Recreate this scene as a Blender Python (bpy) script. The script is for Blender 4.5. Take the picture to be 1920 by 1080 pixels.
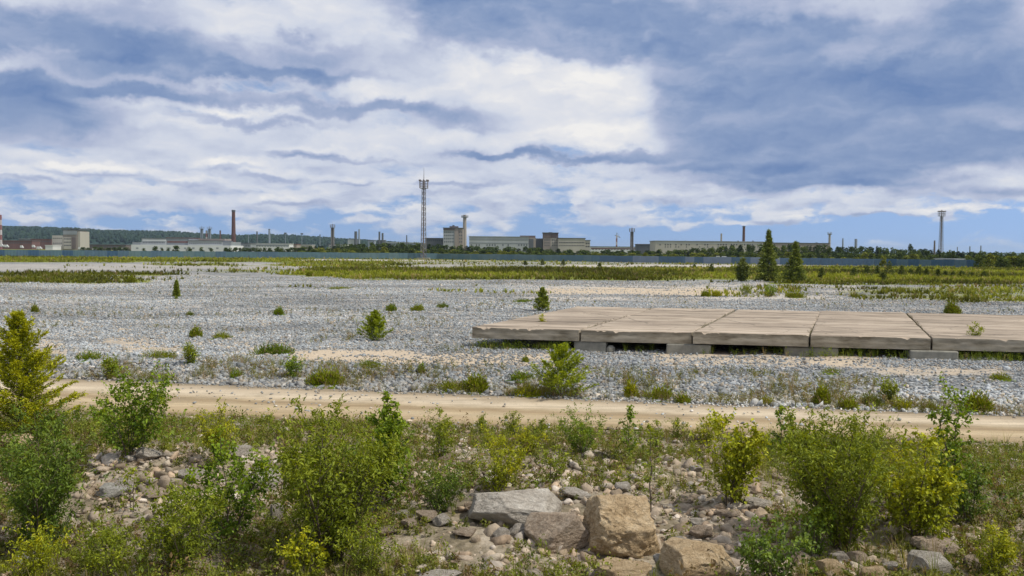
import bpy, math, random
import numpy as np
from mathutils import Vector, Matrix, noise as mnoise

for ob in list(bpy.data.objects):
    bpy.data.objects.remove(ob)
SC = bpy.context.scene
COL = SC.collection

# ------------------------------------------------------------------ camera
F_PX = 1800.0                      # focal length in photograph pixels (1920 wide)
CAM_H = 4.5
PITCH = math.atan((540 - 469) / F_PX)
ROLL = math.atan(18.0 / 1920.0)
cam_data = bpy.data.cameras.new('camera')
cam = bpy.data.objects.new('camera', cam_data)
COL.objects.link(cam)
cam_data.sensor_width = 36.0
cam_data.lens = 36.0 * F_PX / 1920.0
cam_data.clip_start = 0.1
cam_data.clip_end = 30000.0
CAM_M = Matrix.Rotation(math.pi / 2 - PITCH, 3, 'X') @ Matrix.Rotation(ROLL, 3, 'Z')
cam.matrix_world = Matrix.Translation((0, 0, CAM_H)) @ CAM_M.to_4x4()
SC.camera = cam


def ray(px, py):
    d = CAM_M @ Vector(((px - 960) / F_PX, (540 - py) / F_PX, -1.0))
    return d.normalized()


# ------------------------------------------------------------------ sun
SUN_AZ = math.radians(107)      # clockwise from +Y (view direction) towards +X
SUN_EL = math.radians(54)
sun_data = bpy.data.lights.new('sun', 'SUN')
sun_data.energy = 3.5
sun_data.angle = math.radians(2.0)
sun_data.color = (1.0, 0.94, 0.84)
sun = bpy.data.objects.new('sun', sun_data)
COL.objects.link(sun)
sdir = Vector((math.sin(SUN_AZ) * math.cos(SUN_EL), math.cos(SUN_AZ) * math.cos(SUN_EL), math.sin(SUN_EL)))
sun.rotation_euler = sdir.to_track_quat('Z', 'Y').to_euler()
sun.location = sdir * 100

# ------------------------------------------------------------------ colour management
SC.view_settings.view_transform = 'Standard'
SC.view_settings.look = 'None'
SC.view_settings.exposure = 0.14
SC.view_settings.gamma = 1.0


# ------------------------------------------------------------------ node helper
class NT:
    def __init__(self, tree):
        self.t = tree
        self.n = tree.nodes
        self.l = tree.links

    def _in(self, sock, v):
        if v is None:
            return
        if hasattr(v, 'is_output'):
            self.l.new(v, sock)
        elif isinstance(v, (tuple, list)):
            if len(v) == 3 and sock.type == 'RGBA':
                v = (*v, 1.0)
            sock.default_value = v
        else:
            sock.default_value = v

    def node(self, typ, ins=None, out=0, **props):
        nd = self.n.new(typ)
        for k, v in props.items():
            setattr(nd, k, v)
        if ins:
            for k, v in ins.items():
                self._in(nd.inputs[k], v)
        return nd.outputs[out] if out is not None else nd

    def math(self, op, a, b=None, c=None, clamp=False):
        nd = self.n.new('ShaderNodeMath')
        nd.operation = op
        nd.use_clamp = clamp
        self._in(nd.inputs[0], a)
        if b is not None:
            self._in(nd.inputs[1], b)
        if c is not None:
            self._in(nd.inputs[2], c)
        return nd.outputs[0]

    def vmath(self, op, a, b=None, out=0):
        nd = self.n.new('ShaderNodeVectorMath')
        nd.operation = op
        self._in(nd.inputs[0], a)
        if b is not None:
            self._in(nd.inputs[1], b)
        return nd.outputs[out]

    def smooth(self, v, lo, hi, a=0.0, b=1.0):
        return self.node('ShaderNodeMapRange', {0: v, 1: lo, 2: hi, 3: a, 4: b}, interpolation_type='SMOOTHSTEP')

    def lin(self, v, lo, hi, a=0.0, b=1.0):
        return self.node('ShaderNodeMapRange', {0: v, 1: lo, 2: hi, 3: a, 4: b})

    def mix(self, f, a, b, blend='MIX'):
        nd = self.n.new('ShaderNodeMix')
        nd.data_type = 'RGBA'
        nd.blend_type = blend
        self._in(nd.inputs[0], f)
        self._in(nd.inputs[6], a)
        self._in(nd.inputs[7], b)
        return nd.outputs[2]

    def noise(self, vec, scale, detail=4, rough=0.55, dist=0.0, out=0, dim='3D'):
        return self.node('ShaderNodeTexNoise', {'Vector': vec, 'Scale': scale, 'Detail': detail,
                                                'Roughness': rough, 'Distortion': dist}, out=out, noise_dimensions=dim)

    def comb(self, x, y, z=0.0):
        return self.node('ShaderNodeCombineXYZ', {0: x, 1: y, 2: z})

    def ramp(self, fac, stops, interp='LINEAR'):
        nd = self.n.new('ShaderNodeValToRGB')
        cr = nd.color_ramp
        cr.interpolation = interp
        while len(cr.elements) < len(stops):
            cr.elements.new(0.5)
        for e, (p, c) in zip(cr.elements, stops):
            e.position = p
            e.color = (*c, 1.0)
        self._in(nd.inputs[0], fac)
        return nd.outputs[0]


# ------------------------------------------------------------------ sky
def build_sky():
    w = bpy.data.worlds.new('World')
    SC.world = w
    w.use_nodes = True
    w.cycles.sampling_method = 'MANUAL'
    w.cycles.sample_map_resolution = 512
    nt = NT(w.node_tree)
    nt.n.clear()
    sky = nt.node('ShaderNodeTexSky', out=None, sky_type='NISHITA', sun_disc=False,
                  sun_elevation=SUN_EL, sun_rotation=SUN_AZ, air_density=1.0, dust_density=0.6, ozone_density=2.0)
    d = nt.node('ShaderNodeTexCoord', out=0)
    raised = nt.vmath('NORMALIZE', nt.vmath('ADD', nt.vmath('MULTIPLY', d, (1, 1, 0.9)), (0, 0, 0.36)))
    nt.l.new(raised, sky.inputs[0])
    sep = nt.node('ShaderNodeSeparateXYZ', {0: d}, out=None)
    X, Y, Z = sep.outputs
    U = nt.math('ARCTAN2', X, Y)
    V = nt.math('ARCSINE', Z)
    Vp = nt.math('MAXIMUM', V, 0.0)
    def lay(ku, kv, dv=0.0):
        return nt.comb(nt.math('MULTIPLY', U, ku), nt.math('MULTIPLY', nt.math('ADD', V, dv), kv), 0.37)
    up = nt.smooth(V, 0.045, 0.13)

    def two(fn):
        return nt.lin(up, 0.0, 1.0, fn(0), fn(1))
    # warp field for the large masses
    wn = nt.noise(lay(7, 18), 1.0, 5, 0.52, 0.0, out=1, dim='2D')
    wv = nt.vmath('SUBTRACT', wn, (0.5, 0.5, 0.5))
    wamt = nt.lin(V, 0.0, 0.20, 0.30, 1.0)
    wv = nt.vmath('MULTIPLY', wv, nt.comb(wamt, wamt, wamt))
    w2 = nt.vmath('SUBTRACT', nt.noise(lay(15, 22), 1.0, 5, 0.58, out=1, dim='2D'), (0.5, 0.5, 0.5))
    UV = nt.vmath('ADD', nt.comb(U, V, 0.0), nt.vmath('MULTIPLY', wv, (0.07, 0.018, 0.0)))
    UV = nt.vmath('ADD', UV, nt.vmath('MULTIPLY', nt.vmath('MULTIPLY', w2, nt.comb(wamt, wamt, wamt)), (0.085, 0.050, 0.0)))

    def blob(px, py, rx, ry, amp, tilt=0.0):
        r = ray(px, py)
        u0, v0 = math.atan2(r.x, r.y), math.asin(r.z)
        sx, sy = F_PX / rx, F_PX / ry
        nd = nt.n.new('ShaderNodeVectorMath')
        nd.operation = 'MULTIPLY_ADD'
        nt.l.new(UV, nd.inputs[0])
        nd.inputs[1].default_value = (sx, sy, 0.0)
        nd.inputs[2].default_value = (-u0 * sx, -v0 * sy, 0.0)
        q = nt.vmath('DOT_PRODUCT', nd.outputs[0], nd.outputs[0], out=1)
        return nt.math('DIVIDE', amp * (1.15 if px < 800 and amp > 0 else 1.0), nt.math('MULTIPLY_ADD', q, q, 1.0))

    DARK = [  # heavy blue-grey cloud undersides
        (930, 20, 200, 52, 0.85), (1100, 66, 170, 34, 0.85), (1250, 40, 240, 60, 0.5), (1440, 75, 240, 36, 0.6),
        (1325, 138, 85, 34, 0.8), (1600, 165, 240, 52, 0.62), (1700, 228, 330, 40, 0.9), (1560, 290, 200, 40, 1.0), (1400, 190, 130, 40, 0.45),
        (1530, 335, 120, 20, 0.8), (1740, 275, 220, 22, 0.7), (1860, 60, 170, 50, 0.45), (1480, 225, 180, 50, 0.45), (1800, 150, 200, 26, 0.45),
        (70, 60, 150, 40, 0.55), (150, 92, 190, 18, 0.35), (310, 95, 200, 30, 0.35), (470, 140, 260, 16, 0.55), (290, 172, 270, 14, 0.5),
        (60, 215, 120, 46, 0.62), (640, 207, 240, 13, 0.5), (480, 228, 150, 10, 0.45), (880, 232, 100, 12, 0.3),
        (930, 287, 100, 7, 0.65), (1190, 288, 90, 11, 0.55), (1050, 296, 100, 6, 0.5), (560, 288, 60, 6, 0.35), (540, 60, 50, 12, 0.3),
        (300, 22, 140, 18, 0.2), (620, 100, 130, 20, 0.2),
        (960, 345, 150, 5, 0.2), (1010, 385, 120, 5, 0.2), (1720, 345, 140, 8, 0.3)]
    LIGHT = [  # sunlit masses
        (1090, 140, 200, 60, 0.9), (920, 95, 120, 70, 0.75), (1000, 190, 200, 26, 0.7), (740, 70, 100, 50, 0.5), (420, 40, 110, 36, 0.3),
        (760, 168, 130, 24, 0.75), (200, 118, 170, 14, 0.5), (320, 196, 150, 12, 0.5), (90, 128, 110, 16, 0.4),
        (1040, 245, 130, 22, 0.9), (1180, 262, 90, 18, 0.8), (860, 258, 200, 14, 0.4), (640, 285, 130, 10, 0.5), (450, 212, 90, 12, 0.4),
        (50, 325, 60, 10, 0.75), (120, 314, 40, 8, 0.55), (225, 316, 50, 11, 0.7), (325, 328, 50, 12, 0.75), (430, 308, 70, 9, 0.6), (520, 325, 70, 10, 0.5),
        (640, 340, 60, 7, 0.5), (550, 372, 70, 7, 0.45), (50, 412, 40, 8, 0.55),
        (1690, 50, 60, 36, 0.65), (1610, 100, 70, 22, 0.6), (1780, 70, 90, 20, 0.4), (1410, 330, 60, 14, 0.6), (1230, 372, 70, 12, 0.6),
        (1085, 372, 26, 18, 0.5), (1460, 404, 70, 9, 0.5), (1680, 395, 150, 5, 0.5), (1850, 335, 140, 22, 0.6), (1900, 240, 40, 16, 0.5),
        (1330, 290, 120, 20, 0.5), (840, 335, 90, 10, 0.35), (1840, 398, 80, 8, 0.4), (1740, 260, 60, 8, 0.35)]
    DARK += [(x, y + ry * 1.25, rx * 1.05, ry * 0.55, 0.32) for (x, y, rx, ry, a) in LIGHT if y > 280]

    def total(lst):
        s = None
        for b in lst:
            g = blob(*b)
            s = g if s is None else nt.math('ADD', s, g)
        return s
    # cloud texture: stratified masses whose outlines are broken into puffs; smaller towards the horizon
    C = [(14.0, 52.0), (6.0, 17.0)]
    PF = [((34, 62), (0.034, 0.012)), ((15, 25), (0.075, 0.034))]
    D1 = [0.006, 0.016]
    LW = []
    for (ku, kv), amp in PF:
        w = nt.vmath('SUBTRACT', nt.noise(lay(ku, kv), 1.0, 5, 0.6, out=1, dim='2D'), (0.5, 0.5, 0.5))
        LW.append(nt.vmath('MULTIPLY', w, (*amp, 0.0)))

    def mass(i, dv):
        p = nt.vmath('ADD', nt.comb(U, nt.math('ADD', V, dv), 0.0), LW[i])
        return nt.noise(nt.vmath('MULTIPLY', p, (*C[i], 0.0)), 1.0, 5, 0.55, dim='2D')
    n1 = two(lambda i: mass(i, 0.0))
    n2 = two(lambda i: mass(i, D1[i]))
    f1 = two(lambda i: nt.noise(lay(*PF[i][0]), 1.0, 4, 0.5, dim='2D'))
    relief = nt.math('MULTIPLY', nt.math('SUBTRACT', n1, n2), 0.95)
    frill = nt.math('ADD', nt.math('MULTIPLY', nt.math('SUBTRACT', n1, 0.5), 0.7), nt.math('MULTIPLY', nt.math('SUBTRACT', f1, 0.5), 0.5))
    dark = nt.smooth(nt.math('ADD', total(DARK), frill), 0.10, 0.85)
    lite = nt.smooth(nt.math('ADD', total(LIGHT), frill), 0.12, 0.90)
    # coverage: more cloud high up, clear blue band above the horizon
    hi = nt.smooth(V, -0.015, 0.08)
    cov = nt.math('ADD', nt.math('ADD', nt.math('MULTIPLY', hi, 0.26), nt.math('MULTIPLY', lite, 0.42)), nt.math('MULTIPLY', dark, 0.30))
    gaps = nt.noise(lay(4.5, 15), 1.0, 3, 0.5, dim='2D')
    cov = nt.math('ADD', cov, nt.math('MULTIPLY', nt.math('SUBTRACT', gaps, 0.52), 0.35))
    CLEAR = [(1700, 428, 420, 24, 0.28), (450, 428, 330, 12, 0.12), (1200, 442, 330, 14, 0.18), (640, 400, 120, 8, 0.15)]
    cov = nt.math('SUBTRACT', cov, total(CLEAR))
    cov = nt.math('ADD', cov, n1)
    cov = nt.math('ADD', cov, nt.math('MULTIPLY', nt.math('SUBTRACT', f1, 0.5), 0.30))
    mask = nt.math('MULTIPLY', nt.smooth(cov, 0.40, 0.66), nt.smooth(V, 0.0, 0.02))
    b = nt.math('ADD', 0.70, nt.math('MULTIPLY', lite, 0.20))
    b = nt.math('SUBTRACT', b, nt.math('MULTIPLY', dark, 0.53))
    b = nt.math('ADD', b, relief)
    b = nt.math('ADD', b, nt.math('MULTIPLY', nt.math('SUBTRACT', n1, 0.5), -0.45))
    b = nt.math('ADD', b, nt.math('MULTIPLY', nt.math('SUBTRACT', f1, 0.5), 0.22))
    k = 10.0
    cc = nt.ramp(b, [(0.0, (0.135, 0.22, 0.42)), (0.22, (0.23, 0.31, 0.49)), (0.5, (0.40, 0.45, 0.60)),
                     (0.72, (0.57, 0.61, 0.71)), (0.92, (0.72, 0.725, 0.755)), (1.0, (0.82, 0.805, 0.79))])
    cc = nt.vmath('SCALE', cc)
    cc.node.inputs['Scale'].default_value = k
    clear = nt.node('ShaderNodeHueSaturation', {'Hue': 0.5, 'Saturation': 0.98, 'Value': 1.68, 'Fac': 1.0, 'Color': sky.outputs[0]})
    colr = nt.mix(mask, clear, cc)
    bg = nt.node('ShaderNodeBackground', {0: colr, 1: 0.1})
    out = nt.n.new('ShaderNodeOutputWorld')
    nt.l.new(bg, out.inputs[0])


build_sky()

# ================================================================== geometry helpers
R = np.random.default_rng(7)
CAM_NP = np.array(CAM_M)


def hor(px):
    return 460.0 + 18.0 * px / 1920.0


def proj(x, y, z):
    """world -> photograph pixels (numpy), used only to lay the plan out"""
    p = np.stack([x, y, z - CAM_H], -1) @ CAM_NP
    d = np.maximum(-p[..., 2], 0.01)
    return 960 + p[..., 0] / d * F_PX, 540 - p[..., 1] / d * F_PX


def sst(v, a, b):
    t = np.clip((v - a) / (b - a), 0, 1)
    return t * t * (3 - 2 * t)


_tab = np.random.default_rng(3).random((256, 256))


def vnoise(x, y):
    xi = np.floor(x).astype(int)
    yi = np.floor(y).astype(int)
    fx = x - xi
    fy = y - yi
    fx = fx * fx * (3 - 2 * fx)
    fy = fy * fy * (3 - 2 * fy)
    g = lambda a, b: _tab[a & 255, b & 255]
    return (g(xi, yi) * (1 - fx) + g(xi + 1, yi) * fx) * (1 - fy) + (g(xi, yi + 1) * (1 - fx) + g(xi + 1, yi + 1) * fx) * fy


def fbm(x, y, s, o=4):
    x = np.asarray(x, float) / s
    y = np.asarray(y, float) / s
    r = 0
    a = 0.5
    n = 0
    for k in range(o):
        r = r + a * vnoise(x + 17.3 * k, y + 9.1 * k)
        n += a
        a *= 0.55
        x = x * 2.03
        y = y * 2.03
    return r / n


def road_far(x):
    return 29.3 - 0.2 * np.clip(x, -45, 45)


def road_near(x):
    return road_far(x) - (5.1 - 0.062 * np.clip(x, -20, 20))


def height(x, y):
    x = np.asarray(x, float)
    y = np.asarray(y, float)
    g = y - road_far(x)
    s = road_near(x) - y
    z = 0.34 * sst(g, 0.1, 2.6) + (fbm(x, y, 7) - 0.5) * 0.30 * sst(g, 0.5, 6) * (1 - sst(y, 120, 260))
    z = z + (fbm(x + 40, y, 1.4, 3) - 0.5) * 0.16 * sst(g, 0.3, 2) * (1 - sst(y, 60, 110))
    z = z + sst(s, 0.4, 5) * ((fbm(x, y + 30, 3.4) - 0.45) * 0.75 + 0.05)
    z = z + (fbm(x, y, 0.8, 3) - 0.5) * 0.10 * sst(s, 0.3, 1.5)
    # low heap of spoil on the near left
    z = z + 0.42 * np.exp(-(((x + 6.2) / 2.6) ** 2 + ((y - 18.2) / 1.3) ** 2))
    return z


def gp(px, py, off=0.0):
    d = ray(px, py)
    z = 0.0
    for _ in range(12):
        t = (z - CAM_H) / d.z
        x, y = d.x * t, d.y * t
        z = float(height(x, y))
    return Vector((x, y, z + off))


def at(px, py, D):
    d = ray(px, py)
    t = D / d.y
    return Vector((d.x * t, D, CAM_H + d.z * t))


# ------------------------------------------------------------------ objects
def tag(o, label=None, cat=None, group=None, kind=None):
    if label:
        o['label'] = label
    if cat:
        o['category'] = cat
    if group:
        o['group'] = group
    if kind:
        o['kind'] = kind
    return o


def empty(name, loc, rz=0.0):
    o = bpy.data.objects.new(name, None)
    COL.objects.link(o)
    o.location = loc
    o.rotation_euler = (0, 0, rz)
    o.empty_display_size = 0.2
    return o


def link_mesh(name, me, mat=None, parent=None, loc=None, rz=None):
    o = bpy.data.objects.new(name, me)
    COL.objects.link(o)
    if mat is not None and not len(me.materials):
        me.materials.append(mat)
    if parent is not None:
        o.parent = parent
    if loc is not None:
        o.location = loc
    if rz is not None:
        o.rotation_euler = (0, 0, rz)
    return o


def np_mesh(name, V, T, col=None, smooth=False):
    """mesh from numpy vertices and triangles, with an optional per-vertex colour 'tone'"""
    me = bpy.data.meshes.new(name)
    V = np.ascontiguousarray(V, np.float32)
    T = np.ascontiguousarray(T, np.int32)
    me.vertices.add(len(V))
    me.vertices.foreach_set('co', V.ravel())
    me.loops.add(T.size)
    me.loops.foreach_set('vertex_index', T.ravel())
    me.polygons.add(len(T))
    k = T.shape[1]
    me.polygons.foreach_set('loop_start', np.arange(0, T.size, k, dtype=np.int32))
    if smooth:
        me.polygons.foreach_set('use_smooth', np.ones(len(T), bool))
    if col is not None:
        a = me.color_attributes.new('tone', 'FLOAT_COLOR', 'POINT')
        c = np.ones((len(V), 4), np.float32)
        c[:, :3] = col
        a.data.foreach_set('color', c.ravel())
    me.update(calc_edges=True)
    return me


def rot_mats(rz, tilt=None, taz=None):
    n = len(rz)
    c, s = np.cos(rz), np.sin(rz)
    Z = np.zeros((n, 3, 3))
    Z[:, 0, 0] = c; Z[:, 0, 1] = -s; Z[:, 1, 0] = s; Z[:, 1, 1] = c; Z[:, 2, 2] = 1
    if tilt is None:
        return Z
    c, s = np.cos(tilt), np.sin(tilt)
    X = np.zeros((n, 3, 3))
    X[:, 0, 0] = 1; X[:, 1, 1] = c; X[:, 1, 2] = -s; X[:, 2, 1] = s; X[:, 2, 2] = c
    M = X @ Z
    if taz is not None:
        c, s = np.cos(taz), np.sin(taz)
        A = np.zeros((n, 3, 3))
        A[:, 0, 0] = c; A[:, 0, 1] = -s; A[:, 1, 0] = s; A[:, 1, 1] = c; A[:, 2, 2] = 1
        M = A @ M
    return M


def batch(templates, which, pos, scale, rot, col):
    """many copies of small templates merged into arrays. templates: [(V, T)] ; scale (N,3); rot (N,3,3); col (N,3)"""
    Vs, Ts, Cs = [], [], []
    off = 0
    for k, (tv, tt) in enumerate(templates):
        idx = np.nonzero(which == k)[0]
        if not len(idx):
            continue
        v = tv[None] * scale[idx][:, None, :]
        v = np.einsum('nij,nvj->nvi', rot[idx], v) + pos[idx][:, None, :]
        n, m = len(idx), len(tv)
        t = tt[None] + (np.arange(n) * m)[:, None, None] + off
        Vs.append(v.reshape(-1, 3))
        Ts.append(t.reshape(-1, tt.shape[1]))
        Cs.append(np.repeat(col[idx], m, 0))
        off += n * m
    return np.concatenate(Vs), np.concatenate(Ts), np.concatenate(Cs)


def ico(sub):
    import bmesh
    bm = bmesh.new()
    bmesh.ops.create_icosphere(bm, subdivisions=sub, radius=1.0)
    V = np.array([v.co[:] for v in bm.verts])
    T = np.array([[l.vert.index for l in f.loops] for f in bm.faces])
    bm.free()
    return V, T


ICO1 = ico(1)
ICO2 = ico(2)
ICO4 = ico(4)
ICO5 = ico(5)
ICO6 = ico(6)


def plane_rock(base, planes):
    V = base[0]
    r = np.full(len(V), 9.0)
    for (n, d) in planes:
        n = np.array(n, float)
        n /= np.linalg.norm(n)
        dp = V @ n
        ok = dp > 1e-3
        rr = np.full(len(V), 9.0)
        rr[ok] = d / dp[ok]
        r = np.minimum(r, rr)
    return V * np.minimum(r, 1.25)[:, None]


def rand_planes(rng, n=11, lo=0.55, hi=0.95):
    out = []
    for _ in range(n):
        v = rng.normal(size=3)
        out.append((v, rng.uniform(lo, hi)))
    return out


def stone_templates(base, n, seed):
    rng = np.random.default_rng(seed)
    out = []
    for k in range(n):
        v = plane_rock(base, rand_planes(rng, 8, 0.42, 0.85))
        v = v * (rng.uniform(0.9, 1.1, (len(v), 1)) if len(v) < 100 else rng.uniform(0.975, 1.025, (len(v), 1)))
        v = v / np.abs(v).max(0)
        out.append((v, base[1]))
    return out


class MB:
    """collects boxes, prisms, tubes into one mesh"""

    def __init__(self):
        self.v = []
        self.f = []

    def add(self, vs, fs):
        o = len(self.v)
        self.v += [tuple(p) for p in vs]
        self.f += [tuple(i + o for i in f) for f in fs]

    def box(self, x0, x1, y0, y1, z0, z1):
        self.add([(x0, y0, z0), (x1, y0, z0), (x1, y1, z0), (x0, y1, z0), (x0, y0, z1), (x1, y0, z1), (x1, y1, z1), (x0, y1, z1)],
                 [(0, 3, 2, 1), (4, 5, 6, 7), (0, 1, 5, 4), (1, 2, 6, 5), (2, 3, 7, 6), (3, 0, 4, 7)])
        return self

    def tube(self, pts, radii, n=6, cap=True):
        pts = [Vector(p) for p in pts]
        o = len(self.v)
        for i, p in enumerate(pts):
            d = (pts[min(i + 1, len(pts) - 1)] - pts[max(i - 1, 0)])
            d = d.normalized() if d.length > 1e-9 else Vector((0, 0, 1))
            a = Vector((1, 0, 0)) if abs(d.x) < 0.9 else Vector((0, 1, 0))
            u = d.cross(a).normalized()
            w = d.cross(u)
            r = radii[i] if hasattr(radii, '__len__') else radii
            for k in range(n):
                t = 2 * math.pi * k / n
                self.v.append(tuple(p + (u * math.cos(t) + w * math.sin(t)) * r))
        for i in range(len(pts) - 1):
            for k in range(n):
                k2 = (k + 1) % n
                self.f.append((o + i * n + k, o + i * n + k2, o + (i + 1) * n + k2, o + (i + 1) * n + k))
        if cap:
            self.f.append(tuple(o + k for k in range(n))[::-1])
            self.f.append(tuple(o + (len(pts) - 1) * n + k for k in range(n)))
        return self

    def bar(self, a, b, r, n=4):
        return self.tube([a, b], [r, r], n)

    def mesh(self, name):
        me = bpy.data.meshes.new(name)
        me.from_pydata(self.v, [], self.f)
        me.update()
        return me

    def build(self, name, mat, parent=None, loc=None, rz=None):
        return link_mesh(name, self.mesh(name), mat, parent, loc, rz)


# ------------------------------------------------------------------ materials
MATS = {}


def new_mat(name):
    m = bpy.data.materials.new(name)
    m.use_nodes = True
    m.node_tree.nodes.clear()
    MATS[name] = m
    return m, NT(m.node_tree)


def finish(nt, color, rough=0.85, bump=None, bstr=0.5, bdist=0.05, spec=0.25, shader=None, metal=0.0):
    ins = {'Base Color': color, 'Roughness': rough, 'Specular IOR Level': spec, 'Metallic': metal}
    b = nt.node('ShaderNodeBsdfPrincipled', ins, out=None)
    if bump is not None:
        bn = nt.node('ShaderNodeBump', {'Strength': bstr, 'Distance': bdist, 'Height': bump})
        nt.l.new(bn, b.inputs['Normal'])
    o = nt.n.new('ShaderNodeOutputMaterial')
    nt.l.new(b.outputs[0] if shader is None else shader(b.outputs[0]), o.inputs[0])
    return b


def attr_mat(name, rough=0.85, mott=0.25, mscale=6.0, bstr=0.0, bscale=20.0, trans=0.0, tint=(1, 1, 1), spec=0.25):
    """colour from the vertex attribute 'tone', broken up by noise; optional leaf translucency"""
    m, nt = new_mat(name)
    a = nt.node('ShaderNodeAttribute', out=0, attribute_name='tone')
    tc = nt.node('ShaderNodeTexCoord', out=3)
    n = nt.noise(tc, mscale, 3, 0.6)
    f = nt.lin(n, 0.3, 0.7, 1 - mott, 1 + mott)
    c = nt.vmath('MULTIPLY', a, nt.comb(f, f, f))
    if tint != (1, 1, 1):
        c = nt.vmath('MULTIPLY', c, tint)
    bump = nt.noise(tc, bscale, 4, 0.65) if bstr else None
    sh = None
    if trans:
        def sh(b):
            tr = nt.node('ShaderNodeBsdfTranslucent', {'Color': nt.vmath('MULTIPLY', c, (1.5, 1.35, 0.5))})
            mx = nt.n.new('ShaderNodeMixShader')
            mx.inputs[0].default_value = trans
            nt.l.new(b, mx.inputs[1])
            nt.l.new(tr, mx.inputs[2])
            return mx.outputs[0]
    finish(nt, c, rough, bump, bstr, 0.03, spec, sh)
    return m


def flat_mat(name, col, var=0.15, scale=0.6, rough=0.8, metal=0.0, streak=False, bstr=0.0):
    """weathered paint / concrete / brick: a base colour with mottling and dirt streaks"""
    m, nt = new_mat(name)
    tc = nt.node('ShaderNodeTexCoord', out=3)
    p = nt.vmath('MULTIPLY', tc, (scale, scale, scale * (0.15 if streak else 1.0)))
    n = nt.noise(p, 1.0, 5, 0.6)
    f = nt.lin(n, 0.25, 0.75, 1 - var, 1 + var)
    c = nt.vmath('MULTIPLY', (*col,), nt.comb(f, f, f))
    finish(nt, c, rough, n if bstr else None, bstr, 0.05, 0.2, None, metal)
    return m

# ================================================================== the ground
def box_mask(px, py, x0, x1, y0, y1, fx=60, fy=4):
    return sst(px, x0 - fx, x0 + fx * 0.2) * (1 - sst(px, x1 - fx * 0.2, x1 + fx)) * sst(py, y0 - fy, y0 + fy * 0.3) * (1 - sst(py, y1 - fy * 0.3, y1 + fy))


GRASS_BANDS = [  # stretches of rough grass on the waste ground (plan authored from the view)
    (-400, 250, 481, 491, 1.0), (240, 560, 484, 490.5, 0.85), (-400, 140, 513, 529, 1.0), (120, 250, 518, 530, 0.75), (120, 300, 512, 516, 0.7),
    (600, 2400, 503, 519, 1.0), (690, 1500, 505, 525, 0.75), (1500, 2400, 510, 534, 1.0), (1600, 2500, 538, 562, 0.52), (1300, 1720, 538, 556, 0.36),
    (1750, 2500, 545, 566, 0.56), (300, 420, 495, 498, 0.6), (520, 760, 490, 499, 0.6), (760, 1400, 492, 497, 0.45), (440, 540, 506, 509, 0.5), (560, 700, 508, 516, 0.6),
    (240, 2100, 489, 491.5, 0.5), (180, 320, 500, 504, 0.35), (1400, 2500, 500, 505, 0.7), (590, 680, 539, 541, 0.4), (860, 1010, 547, 550, 0.4), (300, 560, 508, 510.5, 0.45), (340, 480, 497, 499, 0.5), (700, 900, 540, 543, 0.3), (430, 640, 500, 503, 0.35), (150, 330, 524, 529, 0.35), (1280, 1420, 527, 531, 0.4)]
PALE = [(860, 1130, 514, 522, 1.0), (980, 1600, 532, 562, 0.8), (60, 300, 519, 532, 0.7), (1500, 1950, 532, 566, 0.55), (-200, 330, 496, 506, 0.4), (330, 900, 494, 503, 0.35),
        (240, 345, 485, 487.5, 1.0), (600, 900, 487, 489, 0.8), (1080, 1500, 497, 500, 0.9), (1500, 2200, 500, 511, 0.5)]
SAND = [(1860, 2500, 885, 935, 1.0), (520, 745, 655, 672, 0.9), (640, 1010, 662, 682, 0.85), (220, 300, 634, 652, 0.7), (740, 790, 616, 626, 0.6), (1030, 1350, 542, 551, 0.8), (1250, 1660, 664, 690, 0.7),
        (540, 660, 596, 604, 0.3), (200, 300, 596, 606, 0.4), (-80, 110, 640, 665, 0.7), (380, 560, 640, 648, 0.6), (1100, 1330, 655, 668, 0.5), (1660, 1900, 688, 704, 0.6), (650, 850, 600, 612, 0.4), (1540, 1800, 690, 705, 0.3)]


def masks(x, y, z):
    px, py = proj(x, y, z)
    nz = fbm(x, y, 9, 4)
    n2 = fbm(x + 300, y, 30, 4)
    front = y > 8
    jx = (nz - 0.5) * 160
    jy = (nz - 0.5) * np.clip(900.0 / np.maximum(y, 5), 2.0, 24)
    def acc(lst, fy):
        m = np.zeros_like(px)
        for (a, b, c, d, w) in lst:
            m = np.maximum(m, w * box_mask(px + jx, py + jy, a, b, c, d, 60, fy))
        return m * front
    g = acc(GRASS_BANDS, 2.5)
    pale = acc(PALE, 3)
    sand = acc(SAND, 7)
    far = sst(y, 330, 420)
    g = np.maximum(g, far * 0.9)
    s = road_near(x) - y
    fore = sst(s + (nz - 0.5) * 0.6, -2.2, -1.2)
    g = np.where(fore > 0.5, 0, g)
    fore = fore * (1 - 0.85 * box_mask(px + jx * 0.3, py + jy * 0.4, 1872, 2500, 893, 928, 30, 12))
    return g, pale, sand, fore


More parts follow.
